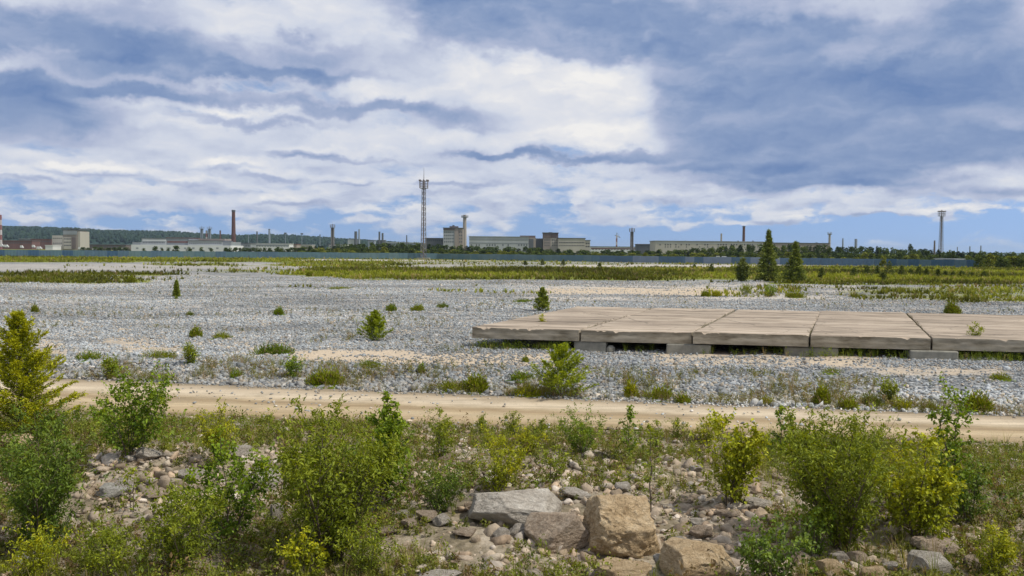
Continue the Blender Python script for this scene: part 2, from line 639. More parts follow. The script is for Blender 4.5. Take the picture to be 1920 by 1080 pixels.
def make_ground():
    def axis_x():
        p = list(np.arange(0, 34, 0.3))
        st = 0.3
        while p[-1] < 9000:
            st *= 1.05
            p.append(p[-1] + st)
        p = np.array(p)
        return np.concatenate([-p[:0:-1], p])

    def axis_y():
        p = [-60, -40, -25, -15, -8, -3, 0, 3, 6, 8]
        st = 0.16
        while p[-1] < 18000:
            if p[-1] > 34:
                st = max(0.2, (p[-1]) * 0.0085)
            p.append(p[-1] + st)
        return np.array(p)
    xs, ys = axis_x(), axis_y()
    X, Y = np.meshgrid(xs, ys)
    X, Y = X.ravel(), Y.ravel()
    Z = height(X, Y)
    nx, ny = len(xs), len(ys)
    i = np.arange(nx - 1)[None] + (np.arange(ny - 1) * nx)[:, None]
    i = i.ravel()
    T = np.stack([i, i + 1, i + 1 + nx, i + nx], 1)
    g, pale, sand, fore = masks(X, Y, Z)
    me = np_mesh('ground', np.stack([X, Y, Z], 1), T, None, True)
    for nm, val in (('grassiness', g), ('pale', pale), ('sandy', sand), ('fore', fore)):
        a = me.attributes.new(nm, 'FLOAT', 'POINT')
        a.data.foreach_set('value', val.astype(np.float32))
    m, nt = new_mat('waste ground')
    at_ = lambda n: nt.node('ShaderNodeAttribute', out=2, attribute_name=n)
    P = nt.node('ShaderNodeNewGeometry', out=0)
    vor = nt.node('ShaderNodeTexVoronoi', {'Vector': P, 'Scale': 5.2, 'Randomness': 1.0}, out=None)
    cellc = nt.node('ShaderNodeSeparateColor', {0: vor.outputs['Color']}, out=0)
    dist = vor.outputs['Distance']
    big = nt.noise(P, 0.16, 5, 0.6)
    mid = nt.noise(P, 1.1, 4, 0.6)
    fine = nt.noise(P, 9.0, 4, 0.7)
    grav = nt.ramp(cellc, [(0.0, (0.18, 0.19, 0.19)), (0.35, (0.27, 0.285, 0.285)), (0.7, (0.36, 0.37, 0.365)), (1.0, (0.46, 0.465, 0.455))])
    gap = nt.smooth(dist, 0.25, 0.6, 1.0, 0.42)  # shade in the gaps between stones, painted into the gravel colour
    grav = nt.vmath('MULTIPLY', grav, nt.comb(gap, gap, gap))
    dust = nt.smooth(nt.noise(nt.vmath('MULTIPLY', P, (0.22, 0.5, 1.0)), 1.0, 5, 0.65), 0.46, 0.62)
    grav = nt.mix(nt.math('MULTIPLY', dust, 0.75), grav, (0.40, 0.375, 0.335))
    bl = nt.lin(big, 0.3, 0.7, 0.86, 1.14)
    grav = nt.vmath('MULTIPLY', grav, nt.comb(bl, bl, bl))
    palec = nt.mix(nt.lin(mid, 0.3, 0.7), (0.42, 0.37, 0.31), (0.56, 0.52, 0.46))
    sandc = nt.mix(nt.lin(fine, 0.3, 0.7), (0.43, 0.34, 0.235), (0.53, 0.45, 0.34))
    grassc = nt.mix(nt.lin(mid, 0.3, 0.7), (0.13, 0.16, 0.022), (0.21, 0.22, 0.035))
    soil = nt.ramp(nt.math('ADD', nt.math('MULTIPLY', mid, 0.55), nt.math('MULTIPLY', fine, 0.45)),
                   [(0.30, (0.10, 0.085, 0.05)), (0.46, (0.20, 0.165, 0.11)), (0.58, (0.33, 0.28, 0.21)), (0.72, (0.43, 0.38, 0.30))])
    c = nt.mix(nt.math('MULTIPLY', at_('pale'), 0.9), grav, palec)
    c = nt.mix(nt.smooth(nt.math('ADD', at_('sandy'), nt.math('MULTIPLY', nt.math('SUBTRACT', mid, 0.5), 0.7)), 0.25, 0.85), c, sandc)
    gm = nt.smooth(nt.math('ADD', at_('grassiness'), nt.math('MULTIPLY', nt.math('SUBTRACT', mid, 0.5), 0.7)), 0.38, 0.62)
    c = nt.mix(gm, c, grassc)
    c = nt.mix(at_('fore'), c, soil)
    bump = nt.math('ADD', nt.math('MULTIPLY', nt.math('SUBTRACT', 1.0, dist), 0.7), nt.math('MULTIPLY', fine, 0.5))
    finish(nt, c, 0.95, bump, 0.9, 0.08, 0.1)
    tag(link_mesh('ground', me, m), 'wide waste ground of grey crushed stone, grass strips and rubble', kind='structure')


make_ground()


# ------------------------------------------------------------------ the dirt road
def make_road():
    nx, nw = 900, 46
    xs = np.linspace(-75, 75, nx)
    V = []
    wv = []
    for j in range(nw):
        t = j / (nw - 1)
        y0, y1 = road_near(xs), road_far(xs)
        yy = y0 + (y1 - y0) * t
        if j in (0, nw - 1):
            yy = yy + (fbm(xs, xs * 0 + 5 + j, 1.6, 5) - 0.5) * 1.3 + (fbm(xs, xs * 0 + 9 + j, 0.25, 3) - 0.5) * 0.35
        z = np.zeros(nx)
        # two shallow wheel ruts and a low crown
        z -= 0.035 * np.exp(-((t - 0.33) / 0.07) ** 2) + 0.03 * np.exp(-((t - 0.68) / 0.08) ** 2)
        z += (fbm(xs * 0.5, yy * 2, 1.0, 3) - 0.5) * 0.03
        hh = height(xs, yy)
        edge = 1 if j in (0, nw - 1) else 0
        z = hh + 0.035 + z * 0.8 - 0.08 * edge
        V.append(np.stack([xs, yy, z], 1))
        wv.append(np.full(nx, t))
    V = np.concatenate(V)
    i = (np.arange(nx - 1)[None] + (np.arange(nw - 1) * nx)[:, None]).ravel()
    T = np.stack([i, i + 1, i + 1 + nx, i + nx], 1)
    me = np_mesh('dirt_road', V, T, None, True)
    a = me.attributes.new('across', 'FLOAT', 'POINT')
    a.data.foreach_set('value', np.concatenate(wv).astype(np.float32))
    m, nt = new_mat('sandy road')
    P = nt.node('ShaderNodeNewGeometry', out=0)
    t = nt.node('ShaderNodeAttribute', out=2, attribute_name='across')
    st = nt.vmath('MULTIPLY', P, (0.22, 2.2, 1.0))
    n1 = nt.noise(st, 1.0, 5, 0.6)
    n2 = nt.noise(P, 0.9, 5, 0.65)
    n3 = nt.noise(P, 14, 3, 0.7)
    n4 = nt.noise(nt.vmath('MULTIPLY', P, (0.5, 7.0, 1.0)), 1.0, 4, 0.65)
    tt = nt.math('ADD', t, nt.math('MULTIPLY', nt.math('SUBTRACT', n2, 0.5), 0.14))
    c = nt.ramp(tt, [(0.0, (0.20, 0.155, 0.09)), (0.07, (0.32, 0.24, 0.135)), (0.22, (0.42, 0.325, 0.20)), (0.33, (0.47, 0.375, 0.235)), (0.44, (0.31, 0.23, 0.135)), (0.50, (0.33, 0.255, 0.155)), (0.56, (0.45, 0.365, 0.245)),
                     (0.70, (0.53, 0.445, 0.32)), (0.84, (0.43, 0.35, 0.245)), (0.92, (0.30, 0.24, 0.16)), (1.0, (0.20, 0.165, 0.12))])
    f = nt.lin(nt.math('ADD', nt.math('MULTIPLY', n1, 0.6), nt.math('MULTIPLY', n2, 0.4)), 0.3, 0.7, 0.76, 1.2)
    c = nt.vmath('MULTIPLY', c, nt.comb(f, f, f))
    f4 = nt.lin(n4, 0.3, 0.7, 0.80, 1.14)
    c = nt.vmath('MULTIPLY', c, nt.comb(f4, f4, f4))
    stn = nt.smooth(nt.noise(P, 0.55, 5, 0.7), 0.52, 0.66)
    c = nt.mix(nt.math('MULTIPLY', stn, 0.45), c, (0.27, 0.215, 0.14))
    peb = nt.smooth(n3, 0.60, 0.72)
    c = nt.mix(nt.math('MULTIPLY', peb, 0.5), c, (0.22, 0.19, 0.15))
    finish(nt, c, 0.95, nt.math('ADD', nt.math('MULTIPLY', n4, 0.6), nt.math('MULTIPLY', n3, 0.4)), 0.9, 0.06, 0.1)
    tag(link_mesh('dirt_road', me, m), 'pale sandy dirt road crossing in front of the stone field', kind='structure')


make_road()


# ------------------------------------------------------------------ hills on the skyline
def make_hill(name, pts, D, depth, label, mat, seed):
    """a forested ridge whose crest passes the given (px, py) points at distance D"""
    rng = np.random.default_rng(seed)
    px = np.array([p[0] for p in pts], float)
    py = np.array([p[1] for p in pts], float)
    n = 700
    q = np.linspace(px[0], px[-1], n)
    crest = np.interp(q, px, py)
    rows = 26
    V = []
    hts = []
    for j in range(rows):
        t = j / (rows - 1)
        y = D - depth * (1 - t)
        prof = math.sin(t * math.pi / 2) ** 1.3
        x = (q - 960) / F_PX * D
        hc = CAM_H + (hor(q) - crest) / F_PX * D
        z = hc * prof - 3 + (fbm(x, y + 0 * x, 28, 3) - 0.5) * 9 * (0.3 + prof) + (fbm(x, y + 0 * x, 260, 2) - 0.5) * 10 * prof * (1 - prof)
        V.append(np.stack([x, np.full(n, y), z], 1))
    V.append(np.stack([x, np.full(n, D + depth), np.full(n, -5.0)], 1))
    V = np.concatenate(V)
    i = (np.arange(n - 1)[None] + (np.arange(rows) * n)[:, None]).ravel()
    T = np.stack([i, i + 1, i + 1 + n, i + n], 1)
    return tag(link_mesh(name, np_mesh(name, V, T, None, True), mat), label, kind='structure')


def hill_mat():
    m, nt = new_mat('forest hill')
    P = nt.node('ShaderNodeNewGeometry', out=0)
    a = nt.noise(P, 0.02, 5, 0.65)
    b = nt.noise(P, 0.003, 3, 0.6)
    c = nt.ramp(nt.math('ADD', nt.math('MULTIPLY', a, 0.6), nt.math('MULTIPLY', b, 0.4)),
                [(0.3, (0.014, 0.032, 0.030)), (0.5, (0.022, 0.046, 0.034)), (0.7, (0.035, 0.062, 0.038))])
    finish(nt, c, 0.95, a, 1.0, 12.0, 0.05)
    return m


HM = hill_mat()
make_hill('hill', [(-400, 428), (0, 431), (150, 434), (250, 440), (330, 440), (470, 449), (560, 447), (640, 453), (760, 461), (900, 466)], 3200, 1500,
          'dark forested ridge behind the factories on the left', HM, 1)
make_hill('hill', [(1500, 474), (1740, 473.5), (1830, 473), (1920, 475), (2300, 474)], 8500, 2500, 'far blue ridge low on the horizon at the right', HM, 2)

# ================================================================== loose stone (uncountable)
def stone_field(name, label, pos, size, flat, cols, mat, tmpl, rng, sink=0.25):
    n = len(pos)
    which = rng.integers(0, len(tmpl), n)
    sc = size[:, None] * np.stack([rng.uniform(0.8, 1.35, n), rng.uniform(0.7, 1.1, n), rng.uniform(*flat, n)], 1)
    rot = rot_mats(rng.uniform(0, 6.28, n), rng.uniform(0, 0.9, n), rng.uniform(0, 6.28, n))
    p = pos.copy()
    p[:, 2] += sc[:, 2] * (1 - 2 * sink) * 0.6
    V, T, C = batch(tmpl, which, p, sc, rot, cols)
    return tag(link_mesh(name, np_mesh(name, V, T, C), mat), label, kind='stuff')


STONE_MAT = attr_mat('crushed stone', 0.9, 0.28, 9.0, 0.5, 30.0, spec=0.2)
T_SMALL = stone_templates(ICO1, 10, 11)
T_MED = stone_templates(ICO2, 8, 12)


def on_platform(x, y, pad=0.0):
    u = (x - PL_O[0]) * PL_E[0] + (y - PL_O[1]) * PL_E[1]
    v = -(x - PL_O[0]) * PL_E[1] + (y - PL_O[1]) * PL_E[0]
    u = u - PL_S * v
    return (u > -pad) & (v > -pad) & (v < PL_W + pad) & (u < PL_L + pad)


PL_O = np.array([-1.7, 40.8])           # near left corner of the slab platform
_pe = np.array([18.0, -3.1])
PL_E = _pe / np.linalg.norm(_pe)
PL_W = 16.8
PL_L = 26.0
PL_S = 0.165                              # the joints run askew to the front edge


def gravel():
    rng = np.random.default_rng(21)
    N = 760000
    # constant-ish density in the picture: draw distance with p ~ 1/y
    y = 24 * (135 / 24) ** rng.random(N)
    x = rng.uniform(-0.66, 0.66, N) * y
    g = y - road_far(x)
    z = height(x, y)
    gr, pale, sand, fore = masks(x, y, z)
    dens = np.where(g > 0.15, 1.0, np.where(g > -0.5, 0.16, np.where(g > -5.4, 0.012, 0.0))) * (1 - 0.85 * sst(gr, 0.3, 0.6)) * (1 - 0.75 * pale) * (1 - 0.8 * sst(sand, 0.3, 0.7))
    dens *= np.clip((y / 70.0) ** 0.35, 0.4, 1.0) * (0.12 + 1.2 * sst(fbm(x * 0.45, y, 3.0), 0.38, 0.56))
    keep = (rng.random(N) < dens) & ~on_platform(x, y, -0.8)
    x, y, z, g = x[keep], y[keep], z[keep], g[keep]
    n = len(x)
    size = 0.022 + 0.05 * rng.random(n) ** 3 + 0.06 * (1 - sst(g, 0.5, 6)) * rng.random(n) ** 1.5 + 0.0003 * y
    size *= np.where(rng.random(n) < 0.02, 1.8, 1.0)
    tone = 1.0 + (fbm(x * 0.35 + 60, y * 0.9, 5.0, 4) - 0.5) * 1.1
    b = tone * rng.choice([0.66, 0.84, 0.97, 1.0, 1.08, 1.24], n) * rng.uniform(0.85, 1.12, n)
    base = np.array([0.30, 0.318, 0.322])[None] * np.ones((n, 1))
    tan = rng.random(n)
    base[tan < 0.22] = (0.40, 0.345, 0.27)
    base[tan < 0.04] = (0.46, 0.45, 0.43)
    dusty = (1 - sst(g, 0.3, 2.4)) * rng.random(n)
    base = base * (1 - dusty[:, None] * 0.6) + np.array([0.46, 0.42, 0.35]) * dusty[:, None] * 0.6
    cols = base * b[:, None]
    print('gravel stones', n)
    stone_field('gravel', 'grey crushed stone covering the field beyond the dirt road', np.stack([x, y, z + 0.03 * (g < 0.15)], 1), np.where(g < 0.1, size * 0.55, size), (0.42, 0.9), cols, STONE_MAT, T_SMALL, rng)


def fore_rubble():
    rng = np.random.default_rng(22)
    N = 130000
    x = rng.uniform(-17, 17, N)
    y = rng.uniform(9.5, 27, N)
    s = road_near(x) - y
    z = height(x, y)
    px, py = proj(x, y, z)
    clump = fbm(x, y, 2.2, 4)
    d = sst(clump, 0.42, 0.62) * 0.75 + 0.10
    d = d * (0.45 + 0.55 * box_mask(px, py, 720, 1480, 820, 1200, 90, 30))
    d = np.maximum(d, 0.75 * box_mask(px, py, 170, 540, 850, 960, 50, 20))
    d = np.maximum(d, 0.7 * box_mask(px, py, 700, 1900, 950, 1200, 60, 30) * sst(clump, 0.35, 0.5))
    rocky = np.maximum(box_mask(px, py, 700, 1480, 870, 1200, 60, 20), box_mask(px, py, 175, 540, 858, 950, 30, 12))
    d = np.maximum(d, 0.42 * rocky * sst(fbm(x + 7, y, 0.9, 3), 0.42, 0.58))
    d = np.maximum(d * sst(s, 0.2, 1.6), 0.28 * np.exp(-((s - 0.1) / 0.35) ** 2))
    keep = rng.random(N) < d * 0.75
    x, y, z, rocky = x[keep], y[keep], z[keep], rocky[keep]
    n = len(x)
    size = 0.014 + 0.12 * rng.random(n) ** 6 + 0.03 * rng.random(n) ** 1.5
    size *= 1 + 0.5 * rocky * rng.random(n)
    b = rng.uniform(0.6, 1.3, n)
    pal = np.array([(0.36, 0.29, 0.21), (0.42, 0.34, 0.255), (0.33, 0.28, 0.215), (0.47, 0.41, 0.34), (0.25, 0.195, 0.135), (0.38, 0.285, 0.195)])
    cols = pal[rng.integers(0, len(pal), n)] * b[:, None]
    print('rubble', n)
    stone_field('rubble', 'pale broken limestone chips strewn between the foreground weeds', np.stack([x, y, z], 1), size, (0.4, 0.8), cols, STONE_MAT, T_MED, rng, 0.42)


gravel()
fore_rubble()


# ------------------------------------------------------------------ single boulders
def rock_mat(name, a, b, c, lichen=None):
    m, nt = new_mat(name)
    tc = nt.node('ShaderNodeTexCoord', out=3)
    n1 = nt.noise(tc, 1.6, 6, 0.62)
    n2 = nt.noise(tc, 7.0, 6, 0.7, 0.4)
    n3 = nt.noise(tc, 32.0, 3, 0.7)
    f = nt.math('ADD', nt.math('MULTIPLY', n1, 0.4), nt.math('ADD', nt.math('MULTIPLY', n2, 0.4), nt.math('MULTIPLY', n3, 0.2)))
    col = nt.ramp(f, [(0.38, a), (0.5, b), (0.61, c)])
    if lichen:
        col = nt.mix(nt.smooth(n2, 0.56, 0.68), col, lichen)
    cr = nt.node('ShaderNodeTexVoronoi', {'Vector': nt.vmath('ADD', tc, nt.vmath('MULTIPLY', nt.noise(tc, 3.0, 3, out=1), (0.4, 0.4, 0.4))), 'Scale': 3.2},
                 out=0, feature='DISTANCE_TO_EDGE')
    crack = nt.smooth(cr, 0.0, 0.025, 0.0, 1.0)
    hgt = nt.math('ADD', nt.math('MULTIPLY', n2, 0.7), nt.math('ADD', nt.math('MULTIPLY', n3, 0.22), nt.math('MULTIPLY', crack, 0.12)))
    finish(nt, col, 0.92, hgt, 1.0, 0.11, 0.2)
    return m


RM_TAN = rock_mat('tan limestone', (0.33, 0.23, 0.125), (0.52, 0.385, 0.225), (0.64, 0.51, 0.33))
RM_GREY = rock_mat('grey limestone', (0.30, 0.26, 0.21), (0.47, 0.425, 0.355), (0.62, 0.58, 0.50))
RM_BROWN = rock_mat('brown limestone', (0.25, 0.185, 0.125), (0.42, 0.33, 0.24), (0.54, 0.45, 0.345))
RM_PALE = rock_mat('pale limestone', (0.30, 0.26, 0.21), (0.45, 0.40, 0.33), (0.60, 0.55, 0.48))
RM_MOSS = rock_mat('mossy limestone', (0.26, 0.25, 0.21), (0.42, 0.40, 0.35), (0.56, 0.54, 0.5), (0.13, 0.15, 0.07))


def fnoise(V, s, o):
    return np.array([mnoise.fractal(Vector(v) * s + Vector(o), 1.0, 2.1, 5) for v in V])


def rock_mesh(name, planes, seed, rough=0.06, base=ICO5, pit=0.0):
    v = plane_rock(base, planes)
    v = v / np.abs(v).max(0)
    d = fnoise(v, 1.7, (seed * 3.1, 0, 0))
    d2 = fnoise(v, 5.5, (0, seed * 2.3, 0))
    nrm = v / np.linalg.norm(v, axis=1)[:, None]
    k = rough * d + rough * 0.42 * d2
    if pit:
        k = k - pit * np.maximum(0, fnoise(v, 3.0, (5, 5, seed)) - 0.05)
    v = v + nrm * k[:, None]
    return np_mesh(name, v, base[1], None, True)


def place_rock(bbox, mat, label, seed, planes=None, dep=0.8, rough=0.07, tilt=0.0, rz=0.0, cat='boulder', sink=0.12, hf=None, base=ICO5, pit=0.0):
    x0, y0, x1, y1 = bbox
    rng = np.random.default_rng(seed)
    b = gp((x0 + x1) / 2, y1 - 0.12 * (y1 - y0))
    D = b.y
    w = (x1 - x0) / F_PX * D * 0.5 * 1.02
    dd = w * dep
    e = (CAM_H - b.z) / math.hypot(D, CAM_H)
    vis = (y1 - y0) / F_PX * D
    hgt = hf if hf else max(0.28 * w, vis - dd * 2 * e * 0.62)
    planes = planes or (rand_planes(rng, 13, 0.62, 0.95) + [((0, 0, 1), 0.75), ((0.3, -0.8, 0.3), 0.8)])
    me = rock_mesh('boulder', planes, seed, rough, base, pit)
    o = link_mesh('boulder', me, mat)
    o.scale = (w, dd, hgt / 2 * (1 + sink))
    o.location = (b.x, b.y + dd * 0.55, b.z + hgt / 2 * (1 - sink))
    o.rotation_euler = (0, tilt, rz)
    tag(o, label, cat, 'boulders lying in the foreground')
    return o


BLOCK = [((-0.97, -0.10, 0.22), 0.78), ((0.95, -0.05, 0.22), 0.80), ((0.05, -0.62, 0.72), 0.66), ((0.0, -0.97, -0.10), 0.80), ((0, 1, 0.1), 0.8),
         ((0.03, 0.15, 1), 0.86), ((0, 0, -1), 0.8), ((-0.6, -0.7, 0.1), 0.92), ((0.6, -0.65, -0.25), 0.95), ((0.6, -0.2, 0.75), 0.98), ((-0.2, -0.6, -0.6), 0.9)]
SLABBY = [((0.12, -0.35, 1), 0.42), ((-0.55, -0.5, 0.55), 0.60), ((0.2, -0.95, 0.12), 0.62), ((0.95, -0.2, 0.1), 0.85), ((-0.9, -0.1, 0.15), 0.95), ((0, 1, 0), 0.7),
          ((-0.3, 0.3, 1), 0.55), ((0, 0, -1), 0.5), ((0.75, -0.2, 0.6), 0.72), ((-0.25, -0.8, -0.5), 0.6)]
LEAN = [((-0.35, -0.45, 0.82), 0.50), ((0.25, -0.95, -0.15), 0.60), ((0.9, 0, 0.4), 0.85), ((-0.85, -0.35, -0.3), 0.85), ((0, 1, 0), 0.75), ((0.2, 0.2, 1), 0.62),
        ((0, 0, -1), 0.6), ((-0.5, -0.8, 0.25), 0.75)]
WEDGE = [((-0.8, -0.35, 0.2), 0.80), ((-0.05, -0.55, 0.8), 0.62), ((0.25, -0.95, 0.0), 0.78), ((0.75, -0.2, 0.65), 0.75), ((0.1, 0.3, 1), 0.72), ((0, 1, 0), 0.8), ((0, 0, -1), 0.7), ((-0.5, -0.2, 0.9), 0.75)]

place_rock((1093, 932, 1243, 1057), RM_TAN, 'largest tan boulder, blocky and upright with a flat sloping top and pitted front', 1, BLOCK, 0.82, 0.085, 0.02, 0.05, base=ICO6, pit=0.17, hf=0.80)
place_rock((878, 918, 1060, 996), RM_GREY, 'broad grey slab of rock lying tilted behind two small cream stones', 2, SLABBY, 0.62, 0.05, 0.10, -0.06, base=ICO6)
place_rock((985, 958, 1112, 1040), RM_BROWN, 'brown wedge of rock leaning against the left side of the largest tan boulder', 3, LEAN, 0.7, 0.06, -0.20, 0.1, base=ICO6)
place_rock((1240, 1012, 1385, 1100), RM_TAN, 'rounded pinkish tan boulder just right of and below the largest boulder', 4, WEDGE, 0.8, 0.055, 0.06, -0.1, base=ICO6)
place_rock((1102, 1050, 1225, 1100), RM_TAN, 'low tan boulder cut by the bottom edge below the largest boulder', 5, None, 0.7, 0.09)
place_rock((952, 978, 993, 1012), RM_PALE, 'small cream stone standing under the front edge of the grey slab rock', 6, None, 0.8, 0.05, sink=0.25)
place_rock((918, 991, 956, 1016), RM_PALE, 'small smooth cream stone lying lowest in front of the grey slab rock', 7, None, 0.9, 0.03, sink=0.25)
place_rock((1223, 1040, 1262, 1076), RM_GREY, 'dark grey stone wedged between the two biggest tan boulders', 8, None, 0.8, 0.05)
place_rock((775, 955, 820, 982), RM_BROWN, 'pinkish rounded stone at the left end of the rubble bank', 9, None, 0.9, 0.05)
place_rock((750, 972, 782, 996), RM_BROWN, 'small pinkish stone below left of the rounded pinkish stone', 10, None, 0.9, 0.06)
place_rock((845, 985, 895, 1012), RM_BROWN, 'brown flat stone at the left tip of the grey slab rock', 11, None, 0.8, 0.06)
place_rock((783, 1062, 868, 1100), RM_PALE, 'pale boulder poking up at the bottom edge left of the centre', 12, None, 0.8, 0.05)
place_rock((1712, 1032, 1795, 1085), RM_GREY, 'smooth grey boulder with a clean top below the bush on the right', 13, WEDGE, 0.8, 0.03)
place_rock((1715, 1004, 1812, 1050), RM_BROWN, 'dark brown boulder shaded behind the smooth grey boulder', 14, None, 0.7, 0.06)
place_rock((1590, 1028, 1635, 1062), RM_BROWN, 'rounded brown stone in the row under the big right bush', 15, None, 0.8, 0.05)
place_rock((1528, 1044, 1592, 1084), RM_TAN, 'tan stone at the left end of the row under the big right bush', 16, None, 0.8, 0.05)
place_rock((1560, 1036, 1602, 1060), RM_PALE, 'pale stone behind the tan and brown stones under the big right bush', 17, None, 0.8, 0.05)
place_rock((1618, 1062, 1680, 1095), RM_TAN, 'tan stone at the bottom edge right of the rounded brown stone', 18, None, 0.8, 0.06)
place_rock((200, 858, 250, 900), RM_PALE, 'pale boulder at the left end of the rock heap below the leafy bush', 19, None, 0.8, 0.05)
place_rock((242, 856, 300, 885), RM_PALE, 'grey flat boulder next to the pale boulder on the rock heap', 20, None, 0.8, 0.05, 0.25)
place_rock((410, 855, 468, 884), RM_PALE, 'pale boulder at the top of the rock heap on its right side', 21, None, 0.8, 0.05)
place_rock((466, 868, 522, 892), RM_GREY, 'dark grey boulder at the right end of the rock heap', 22, None, 0.8, 0.05)
place_rock((440, 878, 526, 922), RM_PALE, 'large pale sloping rock under the dark boulder of the rock heap', 23, SLABBY, 0.7, 0.05)
place_rock((168, 898, 236, 942), RM_MOSS, 'mossy pale rock in front of the rock heap beside the dark shrub', 24, None, 0.8, 0.06)
place_rock((504, 946, 536, 984), RM_PALE, 'small pale rock showing between the two big left bushes', 25, None, 0.8, 0.05)
place_rock((14, 1034, 92, 1072), RM_MOSS, 'white and green lichen boulder in the bottom left corner', 26, None, 0.8, 0.05)
place_rock((-20, 808, 72, 850), RM_TAN, 'tan boulder at the left edge under the yellow green tree', 27, None, 0.8, 0.05)
place_rock((1388, 928, 1450, 962), RM_PALE, 'pale boulder left of the big right bush beside the bright shrub', 28, None, 0.8, 0.06)
place_rock((1340, 952, 1392, 978), RM_BROWN, 'flat brown stone below the bright shrub on the right rubble', 29, None, 0.8, 0.06)
place_rock((1045, 912, 1110, 940), RM_PALE, 'low cream ledge of rock right behind the grey slab rock', 30, None, 0.7, 0.09)
for _k, (_b, _m, _l) in enumerate([
        ((1420, 960, 1462, 985), RM_BROWN, 'brown block right below the pale boulder beside the bright shrub'), ((1290, 968, 1335, 990), RM_PALE, 'pale flat stone on the rubble behind the angular brown stone'),
        ((1392, 985, 1440, 1010), RM_TAN, 'tan broken stone on the rubble above the dark low bush'), ((700, 985, 742, 1008), RM_BROWN, 'reddish stone at the foot of the largest olive bush'),
        ((806, 962, 850, 988), RM_PALE, 'pale stone right of the rounded pinkish stone on the rubble bank'), ((735, 955, 772, 976), RM_PALE, 'cream stone left of the rounded pinkish stone'),
        ((1148, 905, 1196, 930), RM_PALE, 'cream stone on the rubble right of the cream ledge'), ((1288, 872, 1322, 890), RM_PALE, 'small white stone far right on the rubble below the cone shaped birch'),
        ((1262, 925, 1312, 950), RM_BROWN, 'flat brown rock right of the top of the largest tan boulder'), ((300, 862, 345, 884), RM_BROWN, 'pinkish rock in the middle of the rock heap'),
        ((330, 872, 392, 902), RM_PALE, 'pale slanting rock in the middle of the rock heap'), ((255, 885, 318, 915), RM_BROWN, 'brown broken rock on the front of the rock heap'),
        ((1655, 1050, 1700, 1078), RM_PALE, 'pale stone between the tan stone and the smooth grey boulder'), ((1800, 1040, 1846, 1070), RM_BROWN, 'brown stone right of the smooth grey boulder'),
        ((868, 940, 900, 960), RM_BROWN, 'small brown stone behind the left end of the grey slab rock'), ((1040, 1040, 1090, 1066), RM_BROWN, 'dark brown stone in front of the leaning wedge rock')]):
    place_rock(_b, _m, _l, 60 + _k, None, 0.8, 0.06, 0.1 * math.sin(_k * 2.1), _k * 1.3)
place_rock((1255, 1003, 1300, 1022), RM_PALE, 'thin white flat stone leaning behind the rounded pinkish tan boulder', 31, None, 0.6, 0.04, 0.2)
place_rock((1294, 985, 1345, 1015), RM_BROWN, 'angular brown stone behind the rounded pinkish tan boulder', 32, None, 0.7, 0.06)

# ================================================================== concrete slab platform
def slab_mat():
    m, nt = new_mat('weathered slab')
    tc = nt.node('ShaderNodeTexCoord', out=3)
    oi = nt.node('ShaderNodeObjectInfo', out=5)
    off = nt.comb(nt.math('MULTIPLY', oi, 40.0), nt.math('MULTIPLY', oi, 17.0), 0.0)
    q = nt.vmath('ADD', tc, off)
    st = nt.vmath('MULTIPLY', q, (0.16, 1.25, 1.0))
    n1 = nt.noise(st, 1.0, 6, 0.62)
    n2 = nt.noise(nt.vmath('MULTIPLY', q, (0.5, 3.4, 3.0)), 1.0, 5, 0.65)
    n3 = nt.noise(q, 9.0, 4, 0.7)
    big = nt.noise(q, 0.22, 3, 0.5)
    f = nt.math('ADD', nt.math('MULTIPLY', n1, 0.55), nt.math('MULTIPLY', n2, 0.45))
    c = nt.ramp(f, [(0.36, (0.12, 0.095, 0.07)), (0.44, (0.25, 0.205, 0.155)), (0.53, (0.39, 0.32, 0.245)), (0.66, (0.49, 0.42, 0.33))])
    k = nt.lin(big, 0.3, 0.7, 0.85, 1.12)
    c = nt.vmath('MULTIPLY', c, nt.comb(k, k, k))
    sp = nt.smooth(n3, 0.58, 0.75)
    c = nt.mix(nt.math('MULTIPLY', sp, 0.4), c, (0.16, 0.14, 0.11))
    wq = nt.vmath('ADD', nt.vmath('MULTIPLY', q, (0.30, 0.30, 0.0)), nt.vmath('MULTIPLY', nt.noise(q, 0.8, 4, 0.6, out=1), (0.25, 0.25, 0.0)))
    ck = nt.node('ShaderNodeTexVoronoi', {'Vector': wq, 'Scale': 1.0}, out=0, feature='DISTANCE_TO_EDGE')
    c = nt.mix(nt.smooth(ck, 0.003, 0.012, 0.45, 0.0), c, (0.10, 0.085, 0.065))
    blot = nt.smooth(nt.noise(nt.vmath('MULTIPLY', q, (0.35, 0.55, 1.0)), 1.0, 5, 0.7), 0.52, 0.66)
    c = nt.mix(nt.math('MULTIPLY', blot, 0.5), c, (0.25, 0.205, 0.15))
    # the cast faces on the sides use their own darker grey-brown ramp
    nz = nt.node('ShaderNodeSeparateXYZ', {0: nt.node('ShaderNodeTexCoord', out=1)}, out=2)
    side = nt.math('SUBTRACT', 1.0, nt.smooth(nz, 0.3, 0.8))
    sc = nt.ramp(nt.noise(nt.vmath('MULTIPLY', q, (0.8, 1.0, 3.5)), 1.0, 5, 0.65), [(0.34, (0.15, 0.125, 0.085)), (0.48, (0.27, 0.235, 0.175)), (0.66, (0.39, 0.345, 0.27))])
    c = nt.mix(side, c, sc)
    finish(nt, c, 0.92, nt.math('ADD', nt.math('MULTIPLY', n2, 0.6), nt.math('MULTIPLY', n3, 0.4)), 0.6, 0.03, 0.15)
    return m


SLAB = slab_mat()
GREYC = flat_mat('old concrete', (0.25, 0.24, 0.20), 0.35, 2.5, 0.95, bstr=0.4)


